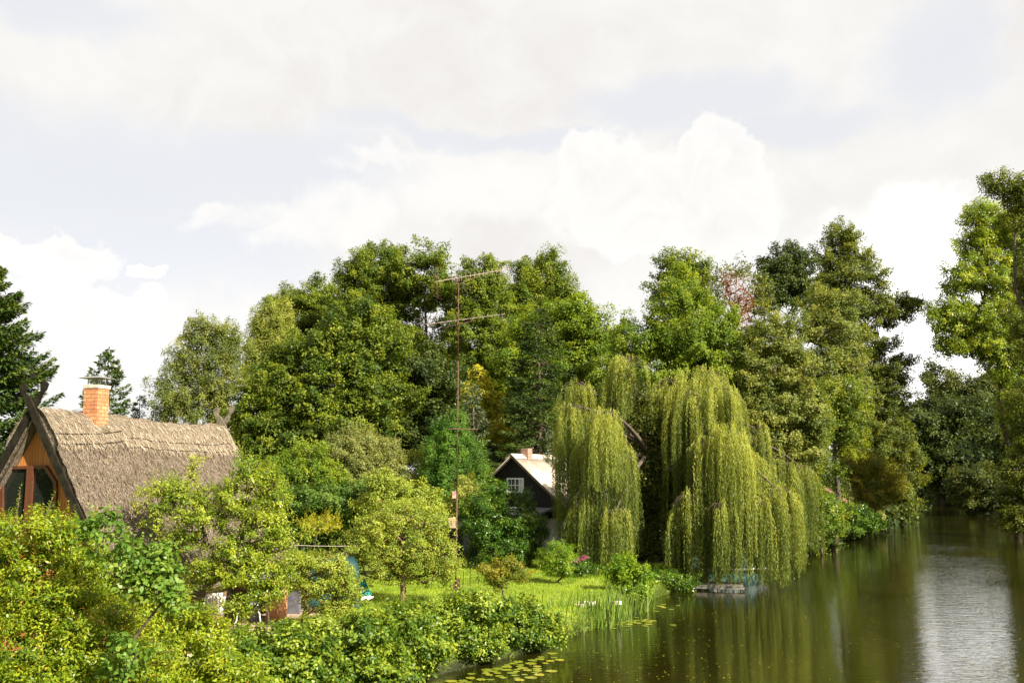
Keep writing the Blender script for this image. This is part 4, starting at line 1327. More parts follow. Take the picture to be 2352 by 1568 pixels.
# ------------------------------------------------------------------ weeping willow
def willow():
    rng = np.random.default_rng(42)
    D = 47.0
    b0 = at(1560, 1085, D); gz = .5
    o = np.array([b0[0], D, gz])
    root = empty('weeping_willow', o); tag(root, 'broad weeping willow with long pale green curtains hanging over the water', 'willow tree')
    # (centre px, top py, half width px, bottom py, depth offset, strands, tint with light or recess shade put in)
    cur = [(1440, 812, 46, 965, 0.2, 120, .78), (1425, 850, 60, 1060, .6, 90, .55), (1322, 872, 42, 1180, 0.0, 110, .60), (1385, 888, 75, 1290, 1.2, 210, .45),
           (1312, 925, 38, 1275, -.5, 120, .42), (1392, 938, 52, 1130, -2.6, 150, .85), (1390, 985, 70, 1300, -1.6, 230, .40), (1415, 1165, 38, 1310, -3.0, 80, .48),
           (1350, 1130, 55, 1310, -1.8, 120, .38), (1480, 925, 50, 1150, 2.6, 110, .22), (1505, 885, 40, 1090, 2.0, 110, .40), (1540, 866, 50, 1080, 1.4, 130, .60), (1610, 846, 88, 1250, .4, 330, .62),
           (1592, 900, 58, 1330, -.8, 230, .45), (1650, 885, 55, 1200, -1.2, 170, .60), (1665, 984, 60, 1335, -3.2, 260, .72), (1620, 1010, 55, 1345, -2.6, 190, .45),
           (1585, 1130, 50, 1350, -3.0, 120, .50), (1735, 975, 32, 1180, -1.0, 90, .55), (1715, 1040, 50, 1295, -2.2, 170, .45), (1780, 1045, 55, 1260, -.4, 150, .42),
           (1835, 1062, 42, 1265, .6, 140, .38), (1775, 1110, 58, 1345, -3.0, 210, .50), (1655, 1150, 34, 1350, -3.8, 70, .52), (1748, 1150, 18, 1345, -3.6, 50, .50), (1815, 1180, 28, 1320, -1.5, 60, .42), (1510, 1060, 45, 1180, 3.6, 50, .12)]
    V = []; T = []; wood = MB()
    trunk_top = at(1545, 1150, D) - o
    trunk2 = at(1490, 1040, D + .5) - o; trunk3 = at(1600, 1000, D) - o
    wood.tube([(0, 0, -.4), trunk_top * .5 + np.array([.15, 0, 0]), trunk_top], [.55, .42, .36], 10)
    wood.tube([trunk_top, (trunk_top + trunk2) / 2 + np.array([-.1, .1, .1]), trunk2], [.34, .26, .2], 8)
    wood.tube([trunk_top, (trunk_top + trunk3) / 2 + np.array([.1, 0, .1]), trunk3], [.32, .25, .2], 8)
    for (cx, ty, hw, by, off, n_, tint0) in cur:
        d = D + off
        c = at(cx, ty, d); bot = at(cx, by, d)[2]
        rx = hw * d / F; ry = rx * .8
        st = trunk2 if cx < 1530 else trunk3
        cl_ = c - o
        # limb that arches up and over to the crown of this curtain
        mid = (st + cl_) / 2 + np.array([0, 0, max(.3, .25 * abs(cl_[0] - st[0]))])
        tt_ = np.linspace(0, 1, 7)[:, None]
        limb = (1 - tt_) ** 2 * st + 2 * tt_ * (1 - tt_) * mid + tt_ ** 2 * (cl_ - np.array([0, 0, .12]))
        wood.tube(list(limb), list(np.linspace(.13, .028, 7)), 6, cap=False)
        nb = 9
        ang = rng.uniform(0, 6.28, nb)
        for a in ang:
            e = cl_ + np.array([math.cos(a) * rx * .9, math.sin(a) * ry * .9, -.75 * rx * .8])
            m_ = cl_ + (e - cl_) * .5 + np.array([0, 0, rx * .16])
            wood.tube([cl_ - np.array([0, 0, .12]), m_, e], [.022, .014, .006], 4, cap=False)
        ntr = max(8, n_ // 7)
        tress = [(rng.uniform(0, 2 * math.pi), math.sqrt(rng.uniform(0, 1)), rng.normal(0, .20), max(0, rng.normal(.06, .13)), rng.normal(0, .13)) for _ in range(ntr)]
        for i in range(int(n_ * 1.3)):
            a, r, dz_, cut, tt0 = tress[i % ntr]
            a = a + rng.normal(0, .10 / max(r, .25)); r = min(1.05, abs(r + rng.normal(0, .06)))
            p = np.array([c[0] + rx * r * math.cos(a), d + ry * r * math.sin(a), c[2] - .75 * rx * r ** 2.2 + dz_ + rng.normal(0, .07)])
            end = bot + cut * (c[2] - bot) + abs(rng.normal(0, .09)) * (c[2] - bot) + (rng.uniform(0, .5) * (c[2] - bot) if rng.uniform() < .22 else 0)
            end = max(end, .02 + abs(rng.normal(0, .12)))
            L = p[2] - end
            if L < .35: continue
            m = int(L / .040)
            s = np.linspace(0, 1, m)
            outv = np.array([math.cos(a), math.sin(a), 0]) * r
            bulge = (1 - np.exp(-s * L / .5)) * .22
            ph = rng.uniform(0, 6.28); sw_ = rng.uniform(.02, .07)
            P = p + outv * bulge[:, None]
            P[:, 2] -= s * L
            P[:, 0] += sw_ * np.sin(s * L * 1.3 + ph) + rng.normal(0, .018, m) + rng.normal(0, .05) * s
            P[:, 1] += sw_ * np.cos(s * L * 1.1 + ph) + rng.normal(0, .018, m)
            sd = rng.normal(0, 1, (m, 3)); sd[:, 2] = 0
            Dv = nrm(sd) * rng.uniform(.2, .75, (m, 1)) + np.array([0, 0, -1.0])
            N = nrm(rng.normal(0, 1, (m, 3)) * np.array([1, 1, .45]) + outv * .8)
            V.append(leaf_verts(rng, P, N, .125, .030, Dv))
            T.append(np.clip(tint0 * .70 + tt0 + rng.normal(0, .09) + .48 * (1 - s) ** 2 - .12 + rng.normal(0, .10, m), 0, 1))  # strand tops paler: light from above put into the leaf colour
    V = np.concatenate(V); T = np.concatenate(T)
    wood.build('trunk', BARK, root, smooth=True)
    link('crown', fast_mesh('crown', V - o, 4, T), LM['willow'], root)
    # ivy and shaded inner foliage on the limbs
    cc = []
    for p0, p1, n_ in ((o + np.array([0, 0, .5]), o + trunk_top, 26), (o + trunk_top, o + trunk2, 34), (o + trunk_top, o + trunk3, 26), (at(1500, 940, D + 1), at(1495, 1250, D + 1), 60), (o + trunk2, at(1452, 860, D + .4), 34)):
        t = rng.uniform(0, 1, n_)
        cc.append(p0 + (p1 - p0) * t[:, None] + rng.normal(0, .28, (n_, 3)) - np.array([0, .18, 0]))
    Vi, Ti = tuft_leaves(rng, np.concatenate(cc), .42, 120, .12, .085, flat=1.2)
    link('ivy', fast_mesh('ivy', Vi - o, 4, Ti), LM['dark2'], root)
    print('willow leaves', len(T))
willow()

BACK = 'tall alders behind the garden'
# ------------------------------------------------------------------ conifers and birches on the left
spruce('spruce', 'big dark spruce cut by the left edge behind the thatched house', 52, -40, 585, 245, LM['spruce'], 1, droop=.22, dens=1.5, leaf=(.28, .10), tip=.9, n_per_m=15, pw=.62)
spruce('spruce', 'slim young spruce just behind the brick chimney', 72, 250, 800, 88, LM['spruce'], 2, droop=.25, leaf=(.30, .10), n_per_m=13, pw=.6)
spruce('spruce', 'short brownish spruce right of the brick chimney', 78, 322, 905, 45, LM['gold'] and LM['spruce'], 3, leaf=(.30, .07))
tree('birch_tree', 'loose airy birch standing between young spruce and tall alders', 'birch', 75, 455,
     [(455, 765, 40, 55), (510, 775, 38, 60), (430, 830, 55, 60), (500, 860, 62, 70), (395, 900, 52, 55), (455, 930, 75, 60), (525, 930, 50, 60), (375, 955, 32, 30), (535, 800, 22, 45)],
     LM['birch'], (.16, .10), .50, 100, 1.35, .20, 11, bark=BARK_PALE, droop=.5, flat=.9, top=.9, inner=.2)
tree('birch_tree', 'pale yellow green birch with drooping sprays beside the maple', 'birch', 82, 618,
     [(612, 740, 34, 60), (590, 800, 38, 70), (640, 790, 42, 70), (600, 870, 45, 60), (648, 720, 22, 40)],
     LM['birch_pale'], (.18, .10), .5, 130, 1.6, .18, 12, bark=BARK_PALE, droop=.8, flat=1.1, top=.9, inner=.2)

# ------------------------------------------------------------------ central wood
tree('alder_tree', 'dark rounded alder above the pale birch at the left shoulder of the wood', 'alder', 88, 715,
     [(735, 690, 46, 52), (690, 735, 48, 50), (760, 760, 60, 80), (630, 720, 35, 32), (700, 820, 70, 70), (665, 690, 24, 22)], LM['alder'], (.20, .13), .62, 260, 1.4, .28, 21)
tree('alder_tree', 'dense dark green alder with twin rounded peaks left of the tallest crown', 'alder', 82, 860,
     [(865, 610, 52, 48), (820, 650, 42, 45), (890, 660, 60, 60), (830, 730, 70, 70), (890, 790, 80, 90), (850, 900, 90, 90)], LM['alder'], (.19, .13), .62, 260, 1.45, .32, 22, group=None)
tree('alder_tree', 'tallest see-through alder with sky showing among its branches', 'alder', 80, 975,
     [(985, 588, 34, 38), (935, 620, 34, 50), (1005, 640, 44, 50), (960, 690, 52, 50, 1.5), (1020, 700, 34, 55), (930, 790, 50, 50), (990, 840, 75, 80), (960, 930, 80, 70)], LM['alder'], (.23, .15), .55, 120, .85, .30, 23, inner=.3, top=.92)
tree('alder_tree', 'broad alder directly behind the upper antenna of the mast', 'alder', 78, 1105,
     [(1108, 628, 42, 36), (1090, 680, 52, 50), (1140, 700, 48, 60), (1085, 770, 70, 80), (1140, 810, 62, 80), (1080, 900, 85, 90), (1130, 970, 70, 70)], LM['alder'], (.19, .13), .62, 270, 1.4, .32, 24)
tree('alder_tree', 'round topped alder right of the mast and behind the black cabin', 'alder', 82, 1245,
     [(1240, 632, 56, 44), (1205, 690, 48, 48), (1275, 690, 52, 60), (1240, 770, 80, 70), (1230, 880, 90, 90)], LM['alder'], (.19, .13), .62, 270, 1.4, .32, 25)
tree('maple_tree', 'wide dark maple with sunlit shoulder filling the wood behind the grey bushes', 'maple', 64, 770,
     [(815, 755, 75, 55), (760, 800, 75, 55), (855, 830, 75, 70), (700, 840, 75, 60), (780, 880, 100, 65), (630, 890, 75, 55), (690, 940, 90, 60), (600, 960, 70, 60), (870, 920, 75, 70), (790, 980, 110, 60), (660, 1010, 100, 50), (590, 1020, 50, 45)],
     LM['maple'], (.18, .15), .55, 150, 1.45, .36, 26, flat=.5)
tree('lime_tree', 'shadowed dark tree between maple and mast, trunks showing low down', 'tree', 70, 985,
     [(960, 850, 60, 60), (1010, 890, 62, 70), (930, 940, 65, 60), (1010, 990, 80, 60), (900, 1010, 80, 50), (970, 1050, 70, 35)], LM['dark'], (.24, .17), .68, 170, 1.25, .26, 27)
tree('young_maple', 'light green young maple at the right end of the central wood', 'maple', 72, 1340,
     [(1300, 730, 55, 45), (1350, 760, 50, 50), (1370, 820, 45, 70), (1320, 850, 60, 70), (1385, 760, 28, 35), (1345, 930, 60, 60), (1240, 760, 48, 50), (1180, 850, 50, 55), (1200, 780, 36, 38)], LM['bright'], (.22, .15), .62, 180, 1.2, .22, 28)
spruce('spruce', 'broad dull green spruce behind the black cabin roof', 60, 1238, 702, 128, LM['spruce'], 29, droop=.55, dens=1.35, leaf=(.24, .065), tip=.7, n_per_m=17, pw=.55)
tree('shaded_tree', 'dark leafy tree closing the gap behind the left slope of the cabin roof', 'tree', 66, 1130,
     [(1130, 1000, 50, 60), (1160, 1050, 60, 50), (1100, 1080, 60, 50), (1190, 980, 50, 60), (1240, 1050, 80, 50)], LM['dark'], (.18, .13), .55, 150, 1.3, .2, 35)
spruce('spruce', 'small pale tipped spruce rising right behind the cabin ridge', 57, 1270, 985, 40, LM['blue_spruce'], 31, leaf=(.2, .05), n_per_m=14)
spruce('blue_spruce', 'bluish spruce half hidden between thuja and dull green spruce', 60, 1088, 880, 55, LM['blue_spruce'], 30, leaf=(.22, .06), n_per_m=15, pw=.6)
tree('yellow_sapling', 'slender yellow green sapling pointing up behind the blue spruce', 'sapling', 62, 1112,
     [(1100, 868, 14, 26), (1120, 905, 20, 35), (1085, 910, 18, 25), (1130, 950, 22, 30), (1150, 990, 26, 30)], LM['gold'], (.20, .13), .36, 60, 1.5, .07, 32)
tree('thuja', 'smooth egg shaped thuja left of the black cabin and mast', 'thuja', 54, 1040,
     [(1040, 1005, 38, 42), (1040, 1045, 55, 55), (1042, 1095, 66, 55), (1040, 1130, 66, 50), (1040, 980, 18, 26)], LM['thuja'], (.15, .05), .30, 110, 1.9, .16, 33, top=.9, flat=1.3, part='crown')
tree('elder_bush', 'yellowish drooping elder left of the thuja', 'bush', 56, 965,
     [(975, 1050, 32, 18), (955, 1085, 35, 28), (950, 1120, 38, 30)], LM['birch_pale'], (.20, .10), .38, 60, 1.3, .08, 34, stems=5, part='foliage')

tree('sallow_bush', 'tall grey green sallow bush with the highest feathery top', 'bush', 50, 800,
     [(795, 1045, 62, 38), (830, 1015, 45, 26), (770, 1075, 60, 50), (830, 1085, 70, 55), (780, 1125, 80, 45)], LM['sallow'], (.14, .055), .32, 130, 1.5, .10, 41, stems=6, part='foliage', shoots=70, shoot_len=.8)
tree('sallow_bush', 'grey green sallow bush at the right end of the feathery row', 'bush', 51, 885,
     [(885, 1040, 34, 30), (870, 1075, 44, 50), (900, 1080, 24, 45)], LM['sallow'], (.14, .055), .32, 130, 1.5, .10, 42, stems=6, part='foliage', shoots=30, shoot_len=.7)
tree('hazel_bush', 'sunny yellow green bush between thatched roof and the grey sallows', 'bush', 46, 690,
     [(660, 1075, 45, 32), (710, 1060, 50, 35), (690, 1110, 75, 50), (740, 1110, 45, 45), (640, 1120, 55, 45)], LM['bright'], (.15, .09), .36, 120, 1.35, .10, 43, stems=6, part='foliage', shoots=25, shoot_len=.5)
tree('ivy_thicket', 'dark creeper covered thicket below the grey sallow bushes', 'thicket', 44, 775,
     [(770, 1165, 90, 38), (700, 1165, 70, 35), (830, 1200, 70, 45), (745, 1225, 60, 40), (850, 1150, 60, 35)], LM['vine'], (.14, .11), .34, 100, 1.3, .10, 44, stems=5, part='foliage')
tree('creeper_mound', 'pale yellow creeper mound arching above the apple tree', 'creeper', 42, 900,
     [(875, 1105, 28, 20), (900, 1125, 45, 24), (940, 1140, 45, 26), (880, 1160, 50, 28), (975, 1160, 35, 24)], LM['vine_light'], (.11, .08), .26, 110, 1.6, .07, 45, stems=4, part='foliage')
tree('goldenrod', 'pale upright goldenrod stems in front of the dark thicket', 'goldenrod', 40, 725,
     [(700, 1205, 20, 14), (735, 1205, 28, 16), (770, 1205, 16, 12)], LM['gold'], (.09, .03), .22, 60, 1.4, .04, 46, stems=6, part='foliage', shoots=40, shoot_len=.55)
tree('young_pear', 'small light leaved tree between mast and laurel bush', 'sapling', 50, 1085,
     [(1080, 1115, 22, 22), (1065, 1150, 28, 26), (1095, 1150, 22, 28), (1040, 1160, 22, 16)], LM['birch_pale'], (.14, .08), .30, 80, 1.4, .06, 47)
tree('laurel_bush', 'big dark glossy laurel with two peaks in front of the black cabin', 'laurel', 47.5, 1155,
     [(1125, 1125, 28, 28), (1208, 1152, 22, 18), (1110, 1165, 42, 38), (1185, 1190, 50, 32), (1120, 1220, 62, 45), (1190, 1230, 58, 45), (1150, 1265, 80, 32), (1225, 1215, 22, 26)],
     LM['laurel'], (.15, .065), .34, 110, 1.35, .10, 48, stems=6, part='foliage', shoots=35, shoot_len=.5)
tree('conifer_bush', 'round green bush with a yellow patch on the lawn before the willow', 'bush', 41, 1280,
     [(1278, 1270, 30, 20), (1262, 1290, 22, 22), (1296, 1288, 24, 20), (1280, 1308, 26, 16)], LM['fore_green'], (.10, .035), .20, 90, 1.6, .05, 49, stems=5, part='foliage', shoots=12, shoot_len=.3)
def pinks(rng):
    c = [at(1330, 1281, 42.6), at(1343, 1278, 42.6), at(1322, 1287, 42.6)]
    cc = np.array(c); V, T = tuft_leaves(rng, cc, .10, 60, .06, .05)
    return [(V, T)]
r_, cl_, ow_ = tree('rhododendron', 'low dark rhododendron with pink flowers left of the willow curtain', 'rhododendron', 43, 1332,
     [(1330, 1298, 26, 16), (1350, 1306, 20, 12), (1312, 1304, 16, 12)], LM['laurel'], (.10, .04), .22, 70, 1.5, .04, 50, stems=5, part='foliage')
rngp = np.random.default_rng(8)
for (px, py) in ((1327, 1284), (1343, 1278), (1337, 1281), (1319, 1288)):
    c = at(px, py, 42.55)
    V, T = tuft_leaves(rngp, np.array([c]), .10, 60, .055, .05)
    link('flower', fast_mesh('flower', V - np.array(r_.location), 4, T), LM['pink'], r_)
tree('barberry', 'low bush with reddish brown leaf tips in front of the laurel', 'bush', 34, 1160,
     [(1135, 1310, 24, 16), (1175, 1302, 22, 15), (1198, 1318, 14, 14), (1150, 1330, 28, 16)], LM['azalea'], (.075, .035), .17, 90, 1.5, .04, 51, stems=5, part='foliage', shoots=10, shoot_len=.25)
tree('bank_shrub', 'round sunny shrub overhanging the water right of the reeds', 'shrub', 38.5, 1447,
     [(1438, 1315, 30, 26), (1432, 1345, 32, 28), (1470, 1330, 30, 26), (1455, 1362, 38, 22), (1422, 1292, 12, 16)], LM['fore_green'], (.11, .06), .22, 80, 1.5, .05, 52, stems=6, part='foliage', shoots=22, shoot_len=.45, base_z=.2)
tree('waterside_shrub', 'shaded dark shrub at the waterline under the willow curtain', 'shrub', 43, 1525,
     [(1520, 1332, 28, 16), (1545, 1340, 26, 12), (1575, 1335, 24, 14)], LM['laurel'], (.11, .06), .24, 70, 1.4, .05, 53, stems=5, part='foliage', base_z=.1)
tree('undergrowth', 'dark undergrowth behind the willow curtains', 'undergrowth', 53, 1480,
     [(1380, 1240, 90, 60), (1500, 1250, 90, 60), (1500, 1150, 60, 60), (1480, 1060, 45, 50), (1535, 1080, 45, 50), (1620, 1230, 90, 70), (1450, 1180, 70, 50), (1560, 1170, 80, 60), (1720, 1190, 80, 70)], LM['dark'], (.16, .11), .45, 110, 1.2, .1, 54, stems=6, part='foliage')

# ------------------------------------------------------------------ trees right of the willow
tree('alder_tree', 'dark crown peeping over the bright green tree right of the sky gap', 'alder', 82, 1560,
     [(1560, 620, 42, 34), (1535, 680, 45, 50), (1600, 660, 45, 50), (1560, 760, 60, 60)], LM['alder'], (.24, .16), .7, 190, 1.1, .28, 61)
tree('bright_tree', 'large bright green tree directly behind the willow', 'tree', 64, 1590,
     [(1562, 660, 30, 50), (1590, 720, 55, 55), (1535, 745, 50, 50), (1640, 760, 60, 50), (1470, 790, 55, 45), (1580, 800, 85, 60), (1430, 830, 40, 40), (1680, 820, 60, 60), (1500, 860, 85, 60), (1640, 890, 90, 70), (1436, 745, 14, 30), (1720, 900, 60, 70), (1600, 980, 120, 80)],
     LM['bright'], (.165, .12), .50, 160, 1.25, .32, 62, shoots=20, shoot_len=1.0)
# dead tree with red creeper
tree('dead_tree', 'bare dead tree wrapped in rust red creeper above the bright tree', 'dead tree', 70, 1690,
     [(1690, 700, 24, 60), (1675, 660, 20, 40), (1712, 690, 22, 60), (1690, 760, 26, 40)], LM['red_ivy'], (.12, .08), .26, 9, 1.3, .16, 63, bark=BARK_REDIVY, inner=.1, top=.95, flat=1.2)
tree('half_dead_tree', 'thin leaved half dead tree with bare twigs left of the red creeper', 'tree', 72, 1650,
     [(1650, 640, 38, 30), (1640, 690, 45, 45), (1700, 620, 26, 26), (1740, 700, 40, 55), (1730, 650, 20, 30)], LM['oldwood'], (.20, .13), .45, 22, 1.3, .14, 64, inner=.1, top=.95, bark=BARK_RED)
spruce('blue_spruce', 'silvery blue spruce beside the red creeper tree', 76, 1752, 628, 85, LM['blue_spruce'], 65, leaf=(.30, .08), n_per_m=11, pw=.6)
tree('pine_tree', 'dark rounded pine crown on a visible stem left of the tallest right tree', 'pine', 84, 1812,
     [(1800, 610, 48, 42), (1835, 630, 36, 45), (1780, 650, 40, 40), (1810, 680, 55, 35)], LM['dark'], (.24, .15), .65, 190, 1.2, .24, 66, top=.75)
tree('oak_tree', 'tallest oak with layered crown and a long limb reaching over the river', 'oak', 90, 1955,
     [(1935, 535, 40, 30), (1900, 580, 36, 32), (1960, 580, 44, 36), (1930, 640, 62, 42), (2000, 640, 42, 30), (1890, 700, 60, 55), (1985, 710, 60, 45), (2060, 700, 45, 26), (2100, 706, 30, 18), (2050, 735, 40, 20), (1960, 780, 70, 60),
      (2030, 830, 60, 50), (2050, 900, 48, 60), (1990, 900, 80, 80), (2040, 990, 55, 60), (1980, 1020, 80, 70)],
     LM['oldwood'], (.19, .13), .52, 120, 1.05, .40, 67, inner=.3, top=.9, flat=.75)
tree('poplar_sapling', 'pale leaved open tree with light stems in front of the tallest oak', 'tree', 68, 1900,
     [(1880, 700, 34, 50), (1930, 690, 34, 40), (1860, 770, 55, 60), (1930, 770, 55, 70), (1890, 850, 75, 70), (1960, 860, 35, 60), (1830, 860, 55, 60)],
     LM['birch'], (.19, .12), .48, 95, 1.1, .18, 68, inner=.15, bark=BARK_PALE, top=.9)
tree('riverside_tree', 'mixed light green tree filling the slope between willow and ivy trunk', 'tree', 62, 1760,
     [(1770, 780, 60, 50), (1800, 850, 60, 60), (1740, 850, 60, 60), (1770, 930, 80, 60), (1840, 950, 65, 60), (1760, 1020, 80, 60), (1840, 1040, 60, 50)],
     LM['birch'], (.18, .12), .5, 150, 1.15, .24, 69)
def ivy_tree(name, label, d, bx, tx, ty, seed, blobs, rad=.24):
    rng = np.random.default_rng(seed)
    def sleeve(rng_):
        a = at(bx, 1085, d); a[2] = gz1(a[0], d); b_ = at(tx, ty, d)
        n_ = 46
        t = rng.uniform(.08, 1, n_)
        cc = a + (b_ - a) * t[:, None] + rng.normal(0, .16, (n_, 3))
        return [tuft_leaves(rng, cc, .36, 90, .13, .11, flat=1.1)]
    return tree(name, label, 'ivy clad tree', d, bx, blobs, LM['alder'], (.16, .12), .48, 110, 1.2, rad, seed, extra=sleeve, top=.85)
ivy_tree('ivy_clad_tree', 'ivy wrapped trunk leaning over the bank, right of the two', 66, 1908, 1935, 900, 71, [(1930, 900, 55, 45), (1960, 940, 40, 45), (1900, 970, 55, 40), (1950, 1000, 35, 40)])
ivy_tree('ivy_clad_tree', 'slimmer ivy wrapped trunk close to the willow curtain', 63, 1872, 1868, 960, 72, [(1860, 960, 50, 45), (1840, 1010, 45, 35), (1880, 1040, 26, 30)], .16)

tree('azalea', 'flat topped orange green shrub on the far bank', 'shrub', 80, 2005,
     [(1990, 1065, 45, 16), (2030, 1085, 40, 20), (1975, 1095, 38, 25), (2045, 1120, 32, 28), (2005, 1130, 55, 30), (1960, 1075, 25, 15)], LM['azalea'], (.17, .07), .36, 100, 1.4, .10, 73, stems=5, part='foliage')
tree('hydrangea', 'cream flowering shrub at the corner of the far bank', 'shrub', 82, 2003,
     [(1990, 1170, 14, 10), (2010, 1182, 16, 10), (2000, 1192, 18, 10)], LM['cream'], (.12, .09), .26, 60, 1.4, .05, 74, stems=4, part='foliage')
tree('bank_bushes', 'glossy dark bush at the waterline right of the willow curtain', 'bush', 62, 1880,
     [(1880, 1170, 45, 35), (1850, 1205, 40, 30), (1900, 1215, 32, 25), (1870, 1240, 30, 18)], LM['hedge'], (.15, .10), .36, 80, 1.3, .08, 75, stems=5, part='foliage', base_z=.2)
tree('waterside_bush', 'low leafy bush on the far bank above the timber posts', 'bush', 75, 1950,
     [(1930, 1180, 45, 25), (1975, 1190, 35, 20), (1940, 1210, 40, 18), (2010, 1205, 22, 10)], LM['laurel'], (.17, .11), .38, 80, 1.3, .08, 76, stems=5, part='foliage', base_z=.3)
tree('waterside_tree', 'dark low tree leaning over the river beyond the cream shrub', 'tree', 100, 2065,
     [(2070, 1090, 45, 55), (2060, 1040, 45, 50), (2040, 1140, 45, 35), (2075, 1150, 28, 25)], LM['oldwood'], (.24, .16), .62, 120, 1.2, .16, 77)

# ------------------------------------------------------------------ right bank
tree('riverbank_ash', 'tall airy tree at the right edge with sunlit upper crown', 'tree', 86, 2330,
     [(2250, 495, 44, 34), (2290, 520, 50, 40), (2330, 540, 60, 60), (2240, 570, 55, 40), (2210, 640, 52, 42), (2290, 640, 70, 60), (2360, 640, 60, 80), (2180, 710, 40, 24), (2240, 730, 70, 40), (2330, 740, 80, 60), (2260, 795, 60, 26), (2165, 725, 40, 32), (2190, 775, 50, 45), (2300, 800, 60, 40), (2320, 840, 55, 50), (2345, 930, 45, 60), (2350, 1010, 45, 50)],
     LM['pear'], (.19, .13), .46, 95, 1.25, .30, 81, inner=.2, top=.92, flat=.8)
tree('riverbank_alder', 'dark spreading tree low on the right bank below the airy crown', 'tree', 235, 2280,
     [(2160, 882, 42, 38), (2225, 905, 60, 34), (2280, 905, 60, 40), (2150, 935, 45, 35), (2350, 890, 80, 60), (2350, 950, 80, 60), (2230, 950, 80, 45)],
     LM['dark2'], (.50, .34), 1.6, 170, 1.5, .45, 82, inner=.3, flat=.8)
tree('overhanging_branch_tree', 'darker nearer crown entering at the upper right edge', 'tree', 70, 2430,
     [(2285, 425, 34, 18), (2320, 420, 34, 22), (2370, 450, 60, 50), (2350, 500, 40, 30), (2420, 600, 90, 120), (2400, 780, 80, 120), (2420, 960, 90, 120)],
     LM['oldwood'], (.18, .13), .55, 130, 1.2, .36, 83, inner=.3, flat=.8, top=.9)
tree('riverside_bush', 'dark bush dipping into the river at the right edge', 'bush', 78, 2375,
     [(2360, 1090, 60, 60), (2345, 1150, 45, 50), (2330, 1200, 32, 22), (2400, 1000, 60, 80)], LM['oldwood'], (.20, .14), .5, 100, 1.2, .12, 84, stems=5, part='foliage', base_z=.1)
far = [(2110, 1010, 60, 80, 200, 'dark far tree closing the river gap'), (2165, 1000, 60, 75, 175, 'dark far tree on the right bank, nearest the sky gap'), (2235, 990, 70, 85, 150, 'shaded far tree left of the river edge bush'),
       (2300, 1000, 70, 80, 125, 'shaded tree on the right bank under the sunlit crown'), (2085, 960, 40, 60, 150, 'grey green far tree behind the long oak limb'), (2130, 1085, 60, 45, 225, 'low far trees where the river bends away')]
for i, (px, py, rx, ry, d, lab) in enumerate(far):
    tree('far_tree', lab, 'tree', d, px, [(px, py, rx * .8, ry * .7), (px - rx * .4, py + ry * .5, rx * .7, ry * .6), (px + rx * .5, py + ry * .55, rx * .7, ry * .6), (px, py + ry * 1.1, rx * .9, ry * .55)],
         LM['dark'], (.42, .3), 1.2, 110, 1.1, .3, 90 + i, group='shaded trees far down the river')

tree('riverbank_thicket', 'dark leafy mass on the right bank under the airy crown', 'thicket', 150, 2290,
     [(2200, 975, 50, 50), (2270, 970, 70, 55), (2350, 960, 70, 80), (2180, 1040, 50, 50), (2240, 1050, 60, 55), (2310, 1060, 60, 55), (2200, 1100, 60, 35), (2280, 1110, 70, 35)],
     LM['dark'], (.38, .26), 1.15, 170, 1.4, .3, 131)
tree('overhanging_shrub', 'dark shrub trailing into the river on the right bank under the thicket', 'shrub', 118, 2290,
     [(2235, 1115, 50, 35), (2290, 1125, 55, 45), (2345, 1140, 50, 45), (2260, 1150, 50, 20)], LM['dark2'], (.24, .17), .7, 150, 1.5, .1, 133, stems=5, part='foliage', base_z=.1)
tree('distant_shrub', 'dark shrub narrowing the far end of the river', 'shrub', 165, 2200,
     [(2185, 1105, 40, 30), (2225, 1120, 45, 28), (2200, 1135, 45, 14)], LM['dark'], (.34, .24), .9, 150, 1.5, .1, 134, stems=5, part='foliage', base_z=.1)
tree('leaning_bank_tree', 'dim tree where the right bank meets the far water', 'tree', 150, 2160,
     [(2150, 1000, 45, 50), (2190, 1050, 55, 45), (2140, 1070, 40, 35), (2200, 1105, 60, 25)], LM['dark'], (.34, .24), 1.1, 170, 1.4, .3, 132)

# far-off wood behind everything
rngw = np.random.default_rng(300)
cc = []
for i in range(1500):
    y = rngw.uniform(112, 135); x = rngw.uniform(-95, 36 + (y - 112) * .45)
    hmax = np.interp(x / y * F + 1176, [-400, 0, 330, 420, 560, 1000, 1400, 1900, 2100], [3, 4, 5.5, 7, 12, 15, 16, 16, 10])
    cc.append([x, y, rngw.uniform(.3, 1) ** .6 * hmax])
cc = np.array(cc)
V, T = tuft_leaves(rngw, cc, 1.3, 60, .5, .36)
tag(link('far_wood', fast_mesh('far_wood', V, 4, T), LM['dark']), 'dark far-off wood closing the view behind the garden', 'wood', kind='stuff')
cc = []
for i in range(1900):
    y = rngw.uniform(60, 290); side = rngw.uniform() < .6
    j = np.interp(y, CL[:, 1], CL[:, 0]); hw_ = np.interp(y, CL[:, 1], HW)
    x = j + (hw_ * 1.15 + rngw.uniform(1.5, 14)) if side else j - (hw_ * 1.1 + rngw.uniform(3, 16))
    if not side and y < 115: continue
    if y > 240: x = rngw.uniform(70, 190)
    cc.append([x, y, rngw.uniform(.2, 3.2 if y < 105 else (6.5 if y < 200 else 12))])
for i in range(520):
    y = rngw.uniform(58, 130); j = np.interp(y, CL[:, 1], CL[:, 0]); hw_ = np.interp(y, CL[:, 1], HW)
    cc.append([j - hw_ * 1.12 - rngw.uniform(-.3, 5), y, rngw.uniform(.2, 1.3)])
for i in range(500):
    cc.append([rngw.uniform(84, 125), rngw.uniform(243, 256), rngw.uniform(.3, 13)])
V, T = tuft_leaves(rngw, np.array(cc), 1.0, 85, .34, .24)
